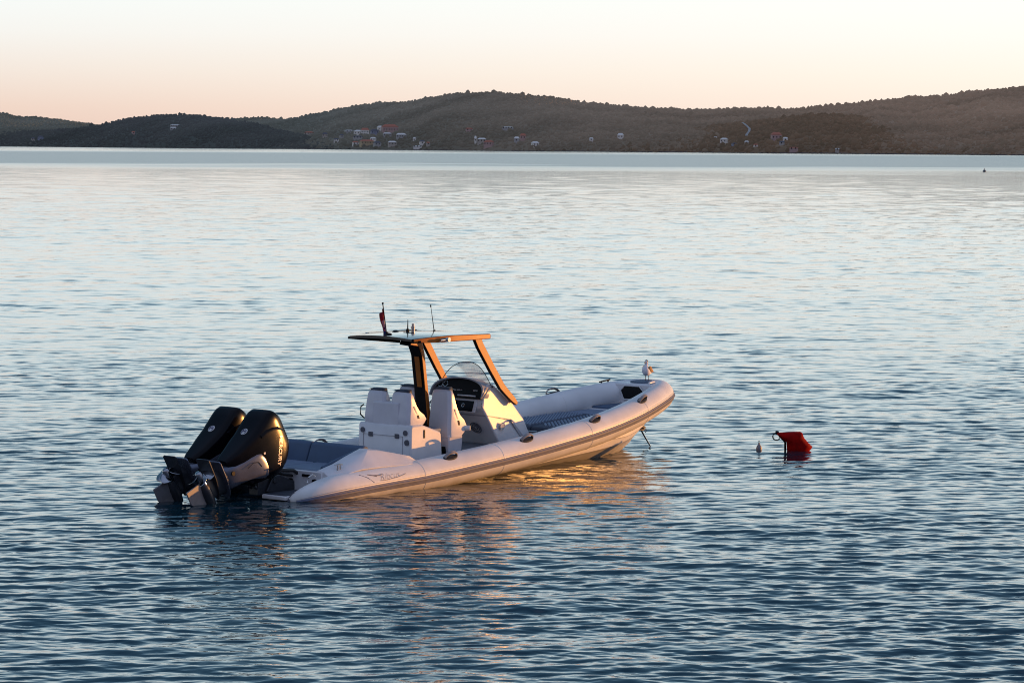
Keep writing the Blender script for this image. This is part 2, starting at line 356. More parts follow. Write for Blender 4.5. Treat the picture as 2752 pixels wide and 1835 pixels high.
    # ring
bm = NB(); box(bm, 3.92, 3.96, -.626, -.61, .70, .84); link('side_handle', bm, 'blackmatt', sb)
bm = NB(); box(bm, 3.98, 4.40, -.60, .56, .775, .84); link('seat_cushion', bm, 'cushion_light', sb, bevel=.02)
def pod_seat(x0, yc, z0, hw, parent, grp_first=[None]):
    """bucket seat shell: white back shell with slate cushion; x0 rear face, z0 base of back"""
    zt = 1.47-z0
    # outline of side wing in (x,z)
    n = 9
    bm = NB(); rings = []
    lv = [(0,.0,.30,1.0),(.10,-.01,.40,1.02),(.22,-.015,.46,1.03),(.34,-.01,.40,1.02),(.46,0,.28,1.0),(.62,.01,.20,.97),(.78,.02,.15,.92),(.90,.03,.12,.88),(.97,.04,.09,.80),(1.0,.06,.05,.66)]
    for t, xr, dep, wf in lv:
        z = z0+t*zt; w = hw*wf
        ring = [(x0+xr+dep, -w*.97),(x0+xr+dep*.5,-w),(x0+xr+.05,-w),(x0+xr,-w+.05),(x0+xr,w-.05),(x0+xr+.05,w),(x0+xr+dep*.5,w),(x0+xr+dep,w*.97),
                (x0+xr+dep-.01,w*.86),(x0+xr+.10+.02*t,w*.80),(x0+xr+.10+.02*t,-w*.80),(x0+xr+dep-.01,-w*.86)]
        rings.append([Vector((a, yc+b, z)) for a, b in ring])
    loft(bm, rings); o = link('pod_seat', bm, 'seatshell', parent, ang=45, bevel=.012, bseg=3)
    bm = NB(); rings = []
    for t, xr, dep, wf in lv:
        z = z0+.01+t*(zt+.03); w = hw*wf*.84; d = max(.03, dep*.25)
        rings.append([Vector((a, yc+b, z)) for a, b in ((x0+xr+.06,-w),(x0+xr+.06,w),(x0+xr+.12+d,w*.9),(x0+xr+.12+d*.7,0),(x0+xr+.12+d,-w*.9))])
    loft(bm, rings); link('backrest_cushion', bm, 'seatcush', o, bevel=.012, ang=45)
    bm = NB(); rings = []   # padded cap on top of the shell
    for t, xr, dep, wf in lv[8:]:
        z = z0+.012+t*zt; w = hw*wf*.96
        rings.append([Vector((a, yc+b, z+(.018 if t > .95 else 0))) for a, b in ((x0+xr+.012,-w),(x0+xr+.012,w),(x0+xr+dep+.01,w),(x0+xr+dep+.01,-w))])
    loft(bm, rings); link('headrest_trim', bm, 'seatcush', o, bevel=.01)
    for s in (-1, 1):   # armrest pivot and slot on shell side
        bm = NB(); prism(bm, [(x0+.12,z0+.60*zt),(x0+.15,z0+.60*zt),(x0+.23,z0+.34*zt),(x0+.20,z0+.33*zt)], yc+s*hw*.90, yc+s*hw*1.01); link('armrest_slot', bm, 'gelgrey', o)
        bm = NB(); prism(bm, [(x0+.20,z0+.35*zt),(x0+.24,z0+.35*zt),(x0+.26,z0+.25*zt),(x0+.22,z0+.25*zt)], yc+s*hw*.92, yc+s*hw*1.05); link('armrest_pivot', bm, 'blackmatt', o)
    return o
for yy in (.27, -.29): pod_seat(3.66, yy, .88 if True else .9, .235, boat)
# joining panel between the two rear seat shells
bm = NB(); prism(bm, [(3.64,.90),(3.645,1.28),(3.67,1.30),(3.78,1.30),(3.80,.90)], -.3, .28); link('seat_back_panel', bm, 'seatshell', sb, bevel=.012)
bm = NB(); tube(bm, [(3.68,.52,1.22),(3.66,.57,1.18),(3.66,.58,1.05),(3.70,.52,.98)], .012, 8); link('grab_rail', bm, 'blackmatt', sb)
# front row: tall pedestal pods
for yy in (.37, -.40):
    o = pod_seat(4.56, yy, .66, .245, boat)
    bm = NB(); rings = []
    for z, xr, d, w in ((.34,4.60,.34,.19),(.42,4.60,.34,.19),(.60,4.57,.36,.22),(.70,4.56,.34,.24)):
        rings.append([Vector((a, yy+b, z)) for a, b in ((xr,-w),(xr+d,-w),(xr+d,w),(xr,w))])
    loft(bm, rings); link('pedestal', bm, 'seatshell', o, bevel=.02)
    bm = NB(); box(bm, 4.575, 4.60, yy-.13, yy+.11, .345, .50); link('kick_recess', bm, 'blackmatt', o)
    bm = NB(); box(bm, 4.66, 5.02, yy-.20, yy+.20, .74, .84); link('seat_cushion', bm, 'seatcush', o, bevel=.03)
    bm = NB(); cyl(bm, (4.98, yy-.22, .80), (5.03, yy-.30, .80), .045, 16); link('arm_knob', bm, 'gel', o)

# ---- console
CW = .60
side = [(5.95,.42),(5.56,.98),(5.47,1.10),(5.52,1.32),(5.64,1.50),(5.78,1.50),(5.90,1.43),(6.30,1.16),(6.68,.84),(6.92,.50),(6.95,.42)]
bm = NB(); prism(bm, side, -CW, CW)
for v in bm.verts:   # pinch the top and nose in plan
    k = max(0, (v.co.x-6.0)/.9); v.co.y *= 1-.18*k
    if v.co.z > 1.3: v.co.y *= .94
con = link('console', bm, 'gel', boat, bevel=.03, bseg=3)
# dashboard recess (dark), with curved hood
bm = NB(); pts = []
for k in range(17):
    a = math.pi*k/16; pts.append((-math.cos(a)*.56, 1.30+.0+math.sin(a)**.6*.27))
pts = [(-.56,1.25)]+pts+[(.56,1.25)]
def dash(y, z, off=0): return Vector((5.60-(1.5-z)*.42-off, y, z))
a = [bm.verts.new(dash(y, z, .015)) for y, z in pts]; b = [bm.verts.new(dash(y, z, -.10)) for y, z in pts]
bm.faces.new(a); bm.faces.new(b[::-1])
for i in range(len(pts)): bm.faces.new((a[i], b[i], b[(i+1)%len(pts)], a[(i+1)%len(pts)]))
ds = link('dashboard', bm, 'blackmatt', con)
bm = NB(); rings = []
for k in range(21):
    a_ = math.pi*k/20; y, z = -math.cos(a_)*.585, 1.27+math.sin(a_)**.6*.315
    p = dash(y, z); o_ = Vector((0, -math.cos(a_)*.0, 0))
    rings.append([p+Vector((-.075,0,-.0)), p+Vector((-.065,-math.cos(a_)*.02,.022)), p+Vector((.13,-math.cos(a_)*.012,.01)), p+Vector((.11,math.cos(a_)*.03,-.03))])
loft(bm, rings); link('dash_hood', bm, 'gelgrey', con, ang=50)
for yy, zz, rr in ((.44,1.46,.045),(.33,1.475,.05),(.43,1.34,.045)):
    bm = NB(); p = dash(yy, zz, .02); nrm = Vector((-.92,0,.38)).normalized(); s_ = Vector((0,1,0)); w_ = nrm.cross(s_)
    tube(bm, [p+s_*math.cos(q)*rr+w_*math.sin(q)*rr for q in [2*math.pi*k/20 for k in range(21)]], .007, 6); link('gauge', bm, 'steel', ds)
bm = NB(); p0 = dash(-.02,1.30,.03); p1 = dash(-.42,1.30,.03); tube(bm, [p0,p1], .014, 8); link('trim_bar', bm, 'chrome_white', ds)
for y0, y1, zz in ((.12,.10,1.385),(.085,.05,1.38),(.03,-.03,1.383),(-.05,-.08,1.385),(-.34,-.39,1.39),(-.40,-.43,1.39)):
    bm = NB(); tube(bm, [dash(y0,zz,.024), dash(y1,zz+.004,.024)], .009, 5); link('dash_marking', bm, 'letter', ds)
# lower dash panel with dark screen
bm = NB(); box(bm, 5.445, 5.47, -.46, .40, 1.02, 1.24); 
for v in bm.verts: v.co.x += (v.co.z-1.1)*.35
pn = link('dash_panel', bm, 'gel', con, bevel=.006)
bm = NB(); box(bm, 5.432, 5.46, -.40, .02, 1.04, 1.215)
for v in bm.verts: v.co.x += (v.co.z-1.1)*.35
sc_ = link('glovebox_door', bm, 'black', pn, bevel=.004)
bm = NB(); tube(bm, [Vector((5.43+(z-1.1)*.35, y, z)) for y, z in [(-.18+.028*math.cos(q), 1.135+.028*math.sin(q)) for q in [2*math.pi*k/16 for k in range(17)]]], .007, 6); link('lock_ring', bm, 'steel', sc_)
# under panel (shaded, recessed) with speaker
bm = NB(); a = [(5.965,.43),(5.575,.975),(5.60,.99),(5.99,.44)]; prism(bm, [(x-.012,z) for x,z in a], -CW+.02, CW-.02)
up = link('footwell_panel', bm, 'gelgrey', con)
bm = NB(); q0 = Vector((5.73,-.24,.74)); nrm = Vector((-.813,0,-.58)).normalized(); w_ = nrm.cross(Vector((0,1,0)))
for rr, rad in ((.11,.010),(.075,.007),(.04,.007)):
    tube(bm, [q0+nrm*.02+Vector((0,1,0))*math.cos(q)*rr+w_*math.sin(q)*rr for q in [2*math.pi*k/20 for k in range(21)]], rad, 6)
link('speaker', bm, 'strake_dark', up)
# side hatch lines, round port on starboard side
def con_y(x): return -(CW*(1-.18*max(0,(x-6.0)/.9)))-.004
for sgn in (1, -1):
    bm = NB()
    for (xa, za, xb, zb, th) in ((5.60,.965,6.26,.86,.012),(6.26,.86,6.66,.50,.022)):
        d = Vector((xb-xa,0,zb-za)).normalized(); nn = Vector((-d.z,0,d.x))*th
        pts = [Vector((xa,0,za)), Vector((xb,0,zb))]
        vs = []
        for off in (0, .02):
            for pp in (pts[0]-nn*.5, pts[1]-nn*(1.6 if th > .02 else .5), pts[1]+nn*(1.6 if th > .02 else .5), pts[0]+nn*.5):
                vs.append(bm.verts.new((pp.x, sgn*(con_y(pp.x)+off), pp.z)))
        for f in ((0,1,2,3),(7,6,5,4),(0,4,5,1),(1,5,6,2),(2,6,7,3),(3,7,4,0)): bm.faces.new([vs[i] for i in f])
    link('hatch_recess', bm, 'gelgrey', con)
    bm = NB(); c0 = Vector((5.98, sgn*con_y(5.98), .76))
    cyl(bm, c0+Vector((0,sgn*.01,0)), c0-Vector((0,sgn*.02,0)), .055, 24); tube(bm, [c0+Vector((math.cos(q)*.058, -sgn*.015, math.sin(q)*.058)) for q in [2*math.pi*k/20 for k in range(21)]], .008, 6)
    link('round_hatch', bm, 'steel' if sgn > 0 else 'gel', con)
# windshield
bm = NB(); rings = []; W = []
for k in range(25):
    t = -1+2*k/24; y = t*.60; xb = 6.02-.30*t*t; top = max(.015, (1-abs(t)**2.6)*.36)
    W.append((xb, y, 1.50-.03*abs(t), top))
for x, y, z, h in W:
    rings.append([Vector((x,y,z)), Vector((x-.10*h/.36,y*.99,z+h*.5)), Vector((x-.24*h/.36,y*.97,z+h))])
loft(bm, rings, cap=False, closed=False); ws = link('windshield', bm, 'glass', con)
bm = NB(); tube(bm, [Vector((x-.24*h/.36,y*.97,z+h)) for x, y, z, h in W], .006, 6); link('windshield_edge', bm, 'blackmatt', con)
bm = NB(); tube(bm, [Vector((x,y*1.01,z-.01)) for x, y, z, h in W], .014, 6); link('windshield_seal', bm, 'blackmatt', con)
bm = NB(); tube(bm, [(5.45,-.615,1.10),(5.40,-.63,1.17),(5.43,-.63,1.26),(5.60,-.62,1.42),(5.66,-.61,1.45)], .011, 8); link('grab_rail', bm, 'steel', con)
# steering wheel and throttle
bm = NB(); c0 = Vector((5.30,.30,1.10)); ax = Vector((-.85,0,.5)).normalized(); s_ = Vector((0,1,0)); w_ = ax.cross(s_)
tube(bm, [c0+s_*math.cos(q)*.19+w_*math.sin(q)*.19 for q in [2*math.pi*k/28 for k in range(29)]], .016, 8)
for k in range(5):
    q = 2*math.pi*k/5; tube(bm, [c0, c0+s_*math.cos(q)*.19+w_*math.sin(q)*.19], .010, 6)
cyl(bm, c0+ax*.02, c0-ax*.16, .04, 14); link('steering_wheel', bm, 'steel', con)
bm = NB(); box(bm, 5.36, 5.50, .04, .16, 1.13, 1.22); tube(bm, [(5.42,.10,1.2),(5.34,.10,1.33)], .014, 8); tube(bm, [(5.34,.04,1.33),(5.34,.16,1.33)], .02, 8); link('throttle', bm, 'blackmatt', con, bevel=.008)

# ---- canopy
RZ = 2.36
bm = NB()
roofo = [(3.36,-.86),(5.36,-.84),(5.36,.84),(3.36,.86)]
rings = []
nx = 12
for i in range(nx+1):
    x = 3.52+(5.38-3.52)*i/nx; t = i/nx; crown = .05*math.sin(math.pi*min(1, t*1.1))
    e = (.70+.15*min(1, t*2.2))-.02*t
    r = []
    for j in range(9):
        y = -e+2*e*j/8; r.append(Vector((x, y, RZ+.02+crown*.4+.035*(1-(y/e)**2))))
    for j in range(8, -1, -1):
        y = -e+2*e*j/8; r.append(Vector((x, y, RZ-.015+.02*(1-(y/e)**2))))
    rings.append(r)
loft(bm, rings); can = link('canopy', bm, 'roof', boat, ang=35)
def bar(bm, pts, wy, wt, sgn=1, y=0):
    """flat bar in the x-z plane: side faces coloured sunlit orange (index 1), edges black (0). pts: (x,z,y,width)"""
    rings = []
    for i, (x, z, yy, w) in enumerate(pts):
        a = pts[max(0, i-1)]; b = pts[min(len(pts)-1, i+1)]; d = Vector((b[0]-a[0], 0, b[1]-a[1])).normalized(); n_ = Vector((d.z, 0, -d.x))
        c = Vector((x, yy, z)); rings.append([c+n_*w/2+Vector((0,-wy/2,0)), c+n_*w/2+Vector((0,wy/2,0)), c-n_*w/2+Vector((0,wy/2,0)), c-n_*w/2+Vector((0,-wy/2,0))])
    V = loft(bm, rings)
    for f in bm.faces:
        f.normal_update(); f.material_index = 1 if abs(f.normal.y) > .7 else 0  # orange on side faces stands for sun striking them
for sgn in (-1, 1):
    bm = NB(); bar(bm, [(3.54,RZ-.005,sgn*.71,.04 if sgn > 0 else .06),(3.85,RZ+.0,sgn*.78,.05 if sgn > 0 else .09),(4.15,RZ+.005,sgn*.84,.06 if sgn > 0 else .105),(4.4,RZ+.01,sgn*.86,.06 if sgn > 0 else .105),(5.36,RZ+.0,sgn*.84,.085)], .06, 0)
    link('roof_rail', bm, ['blackmatt','sunlit' if sgn < 0 else 'blackmatt'], can, bevel=.012)
    bm = NB(); bar(bm, [(5.27,2.35,sgn*.62,.17),(5.35,2.20,sgn*.62,.155),(5.66,1.78,sgn*.63,.145),(5.91,1.46,sgn*.64,.135),(6.04,1.35,sgn*.64,.125),(6.22,1.21,sgn*.64,.11),(6.32,1.13,sgn*.64,.06)], .07, 0)
    link('front_strut', bm, ['blackmatt','sunlit'], can, bevel=.012)
    bm = NB(); cyl(bm, (4.20,sgn*.89,RZ-.0), (4.20,sgn*.95,RZ-.0), .038, 14); cyl(bm, (4.17,sgn*.90,RZ), (4.02,sgn*.90,RZ-.01), .025, 10); link('speaker_lamp', bm, 'steel', can)
    bm = NB(); bar(bm, [(3.62,RZ-.02,sgn*.80,.04),(4.15,RZ-.06,sgn*.15,.08)], .07, 0); link('roof_brace', bm, ['blackmatt','blackmatt'], can)
bm = NB(); box(bm, 5.30, 5.40, -.84, .84, RZ-.04, RZ+.03); link('front_crossbar', bm, 'blackmatt', can, bevel=.01)
bm = NB(); bar(bm, [(4.18,2.34,0,.24),(4.40,2.24,0,.13),(4.47,2.05,0,.09),(4.55,1.5,0,.09),(4.62,1.0,0,.10),(4.68,.55,0,.12),(4.72,.36,0,.14)], .25, 0)
pil = link('rear_pillar', bm, ['blackmatt','sunlit'], can, bevel=.015)
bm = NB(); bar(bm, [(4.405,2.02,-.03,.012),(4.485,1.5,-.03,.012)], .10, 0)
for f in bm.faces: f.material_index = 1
link('pillar_lit_strip', bm, ['blackmatt','sunlit'], can)  # orange strip painted as a sunlit inner face of the pillar
# mast things on the roof
bm = NB(); tube(bm, [(3.90,.2,RZ+.05),(3.80,.2,2.93)], .009, 8); bmesh.ops.create_uvsphere(bm, u_segments=8, v_segments=6, radius=.018, matrix=Matrix.Translation((3.80,.2,2.94)))
cyl(bm, (3.90,.2,RZ+.03), (3.895,.2,RZ+.09), .03, 10)
fs = link('flagstaff', bm, 'blackmatt', can)
bm = NB(); nI, nJ = 9, 14; G = []
for j in range(nJ):
    row = []
    for i in range(nI):
        t = i/(nI-1); z = 2.86-j/(nJ-1)*.42
        row.append(bm.verts.new((3.815+(2.93-z)*.16-.012-t*.075-.02*math.sin(j*.5)*t, .2+.035*math.sin(t*9+j*.3)*t**.5, z-.10*t)))
    G.append(row)
for j in range(nJ-1):
    for i in range(nI-1):
        f = bm.faces.new((G[j][i], G[j][i+1], G[j+1][i+1], G[j+1][i])); f.material_index = 0 if j < 5 or (i > 5 and j < 9) else (1 if j < 9 else 2)
link('flag', bm, ['flag_red','flag_white','flag_blue'], can)
bm = NB(); cyl(bm, (4.43,.2,RZ+.03), (4.43,.2,RZ+.12), .028, 10); tube(bm, [(4.43,.2,RZ+.1),(4.435,.2,2.64)], [.012,.006], 8); link('antenna', bm, 'blackmatt', can)
bm = NB(); cyl(bm, (5.12,.2,RZ+.02), (5.11,.2,RZ+.07), .025, 10); tube(bm, [(5.11,.2,RZ+.06),(5.02,.2,2.86)], [.008,.004], 8); cyl(bm, (5.023,.2,2.83), (5.018,.2,2.87), .011, 8); link('antenna', bm, 'blackmatt', can)
bm = NB(); cyl(bm, (4.52,.16,RZ+.03), (4.52,.16,RZ+.13), .032, 12); cyl(bm, (4.52,.16,RZ+.13), (4.52,.16,RZ+.16), .04, 12); cyl(bm, (4.52,.16,RZ+.16), (4.52,.16,RZ+.21), .025, 12); link('mast_light', bm, 'steel', can)
for x, y in ((3.75,.02),(4.4,.45)):
    bm = NB(); bmesh.ops.create_uvsphere(bm, u_segments=12, v_segments=8, radius=.07, matrix=Matrix.Translation((x,y,RZ+.05))@Matrix.Diagonal((1,1,.6,1))); link('satellite_dome', bm, 'blackmatt', can)

# ---- bow sunpad
def pad_edge(x): return min(.98, cyf(x)-.24)
bm = NB(); rings = []
for i in range(16):
    x = 7.5+(10.42-7.5)*i/15; e = max(.2, pad_edge(x)+.06); zt = .50+.055*(x-7.5); zb = max(.34, interp(CZ, x)+.10)
    rings.append([Vector((x,a,b)) for a, b in ((-e,zb),(-e,zt),(e,zt),(e,zb))])
rings = [r for r in rings if r[1].z > r[0].z+.03]; loft(bm, rings); pad = link('sunpad_base', bm, 'gel', boat, bevel=.015)
def cushion(x0, x1, side_, gap=.012, zoff=0, m='cushion_light'):
    bm = NB(); rings = []
    for i in range(9):
        x = x0+(x1-x0)*i/8; e = max(.15, pad_edge(x)); zt = .62+.055*(x-7.5)+zoff
        ya, yb = (-e, -gap) if side_ < 0 else ((gap, e) if side_ > 0 else (-e, e))
        rings.append([Vector((x,a,b)) for a, b in ((ya,zt-.13),(ya,zt),(yb,zt),(yb,zt-.13))])
    loft(bm, rings); return link('sunpad_cushion', bm, m, boat, bevel=.03, bseg=4)
for s_ in (-1, 1):
    c = cushion(7.48, 9.28, s_)
    # quilted ribs: diagonal raised rolls
    bm = NB()
    for k in range(30):
        p = []
        for q in range(12):
            t = q/11; y = (-.86+.78*t) if s_ < 0 else (.08+.78*t)
            x = 7.0+k*.092+(t*.78/math.tan(R(44)) if s_ < 0 else t*.78/math.tan(R(33)))
            if x > 9.2 or x < 7.54 or abs(y) > pad_edge(x)-.06: continue
            p.append(Vector((x, y, .62+.055*(x-7.5)+.004)))
        if len(p) > 1: tube(bm, p, .024, 6)
    link('quilted_rib', bm, 'cushion_light', c); c.data.materials[0] = M['cushion_dark']
cushion(9.30, 9.86, 0); cushion(9.9, 10.46, 0, zoff=.05, m='cushion')
bm = NB(); rings = []
for sgn in (-1,):
    pass
bm.free()
for sgn in (-1, 1):
    bm = NB(); cyl(bm, (7.05, sgn*.35, .46), (7.05, sgn*.35, .50), .06, 16); link('deck_fitting', bm, 'strake_dark', boat)
bm = NB(); tube(bm, [(7.25,-.35,.47),(7.25,-.35,.56),(7.25,-.15,.56),(7.25,-.15,.47)], .012, 8); link('deck_handle', bm, 'steel', boat)
# ---- bow deck with locker
OUT = [(10.48,.56),(10.54,.53),(10.66,.46),(10.82,.35),(10.94,.22),(11.0,.09)]
bm = NB(); pl = [(x,-y) for x, y in OUT]+[(x,y) for x, y in OUT[::-1]]
top = [bm.verts.new((x, y, 1.195+.05*(x-10.4)+.015*(1-(y/.7)**2))) for x, y in pl]; low = [bm.verts.new((x+.03 if x > 10.8 else x, y*1.12, 1.05)) for x, y in pl]
bm.faces.new(top); bm.faces.new(low[::-1])
for i in range(len(pl)): bm.faces.new((top[i], low[i], low[(i+1)%len(pl)], top[(i+1)%len(pl)]))
bd = link('bow_deck', bm, 'gel', boat, bevel=.03, bseg=3)
bm = NB(); box(bm, 10.46, 10.52, -.40, .40, .84, 1.19); link('bow_bulkhead', bm, 'gel', bd, bevel=.01)
bm = NB(); oc = [(-.24,.90),(-.36,.97),(-.30,1.08),(-.18,1.125),(.18,1.125),(.30,1.08),(.36,.97),(.24,.82),(-.18,.82)]
oc = [(-.17,.91),(-.27,1.07),(-.17,1.165),(.17,1.165),(.27,1.07),(.19,.91)]
a = [bm.verts.new((10.445,y,z)) for y, z in oc]; b = [bm.verts.new((10.47,y,z)) for y, z in oc]
bm.faces.new(a); bm.faces.new(b[::-1])
for i in range(len(oc)): bm.faces.new((a[i], b[i], b[(i+1)%len(oc)], a[(i+1)%len(oc)]))
link('locker_opening', bm, 'blackmatt', bd)
bm = NB(); tube(bm, [Vector((10.442,y,z)) for y, z in oc+[oc[0]]], .012, 6); link('locker_frame', bm, 'gel', bd)
bm = NB(); pl2 = [(10.75+.0*0, 0)]; ov = [(10.76+.20*math.cos(q), .24*math.sin(q)) for q in [2*math.pi*k/24 for k in range(24)]]
a = [bm.verts.new((x, y, 1.212+.05*(x-10.4)+.010)) for x, y in ov]; b = [bm.verts.new((x, y, 1.15)) for x, y in ov]
bm.faces.new(a)
for i in range(24): bm.faces.new((a[i], b[i], b[(i+1)%24], a[(i+1)%24]))
link('anti_slip_pad', bm, 'cushion', bd)
bm = NB(); tube(bm, [(10.50,-.34,1.21),(10.56,-.33,1.235),(10.70,-.31,1.24),(10.78,-.29,1.21)], [.018,.025,.025,.018], 10); link('anchor_roller', bm, 'gel', bd)
for sgn in (1,):
    bm = NB(); tube(bm, [(10.30,.66,1.21),(10.62,.66,1.24)], .014, 8); cyl(bm, (10.36,.66,1.10), (10.36,.66,1.22), .016, 8); cyl(bm, (10.56,.66,1.12), (10.56,.66,1.24), .016, 8); link('cleat', bm, 'blackmatt', boat)
# anchor at the stem
bm = NB(); tube(bm, [(10.45,0,.40),(10.70,0,.37),(10.82,0,.22),(11.02,0,.0)], [.022,.022,.017,.014], 8)
an = link('anchor', bm, 'steel', boat)
bm = NB(); prism(bm, [(10.60,.40),(10.76,.42),(10.84,.37),(10.78,.31),(10.66,.33)], -.03, .03)
tube(bm, [(10.74,-.07,.36),(10.74,.07,.36)], .018, 8); link('fluke', bm, 'strake_dark', an)
bm = NB(); tube(bm, [(10.88,0,.34),(10.90,.0,.30),(10.87,0,.27),(10.84,0,.30),(10.88,0,.34)], .008, 6); link('shackle', bm, 'steel', an)
# dark slot in the bow side
bmh = NB(); bmh.from_mesh(hull.data); HT = BVHTree.FromBMesh(bmh)
def on_hull(x, z, off=.004):
    h = HT.ray_cast(Vector((x,-3,z)), Vector((0,1,0))); return (h[0]+h[1]*(off if h[1].y < 0 else -off)) if h[0] else None
for sgn in (-1, 1):
    bm = NB(); vs = []
    for x, z in ((10.20,.30),(10.26,.40),(10.40,.50),(10.47,.53),(10.43,.47),(10.33,.38),(10.25,.29)):
        p = on_hull(x, z, .006)
        if p: vs.append(bm.verts.new((p.x, -sgn*p.y if sgn > 0 else p.y, p.z)))
    if len(vs) > 2: bm.faces.new(vs)
    link('anchor_slot', bm, 'blackmatt', hull)
for k_, (xa, hh) in enumerate(((7.95,.15),(8.03,.15),(8.11,.15),(8.24,.09),(8.32,.10),(8.40,.09),(8.52,.10),(8.60,.09),(8.70,.10))):
    zz = .30+.06*(xa-7.95)*1.6; pp = [on_hull(xa+.05*t_, zz+hh*t_, .003) for t_ in (0,.5,1)]
    if all(pp):
        bm = NB(); tube(bm, pp, .010 if k_ < 3 else .007, 5); link('registration_mark', bm, 'gelgrey', hull)
bmh.free()

# ---- lettering and mark on the starboard tube
bmt = NB(); bmt.from_mesh(tb.data); TT = BVHTree.FromBMesh(bmt)
def on_tube(x, ang):
    c = Vector((x, -cyf(x), czf(x))); d = Vector((0, -math.cos(ang), math.sin(ang)))
    return c+d*(crf(x)+.004)
X0 = 1.75
text_mesh('name_lettering', 'Ribcus', .17, 'ink', tb, lambda a_, b_: on_tube(1.80+a_*1.05, .48+(b_-.03)/.27*1.0), shear=.45, space=.98, bold=-.0045)
bm = NB()
def stroke(pts, r=.0045): tube(bm, [on_tube(x, a) for x, a in pts], r, 5)
stroke([(1.42,1.0),(1.55,.68),(1.66,.30)]); stroke([(1.80,.36),(1.95,.34),(2.2,.38),(2.42,.52)]); stroke([(1.58,.90),(1.68,.78),(1.82,.70),(1.88,.74)], .008); stroke([(1.62,.84),(1.76,.66)], .006)
link('name_mark', bm, 'ink', tb); bmt.free()

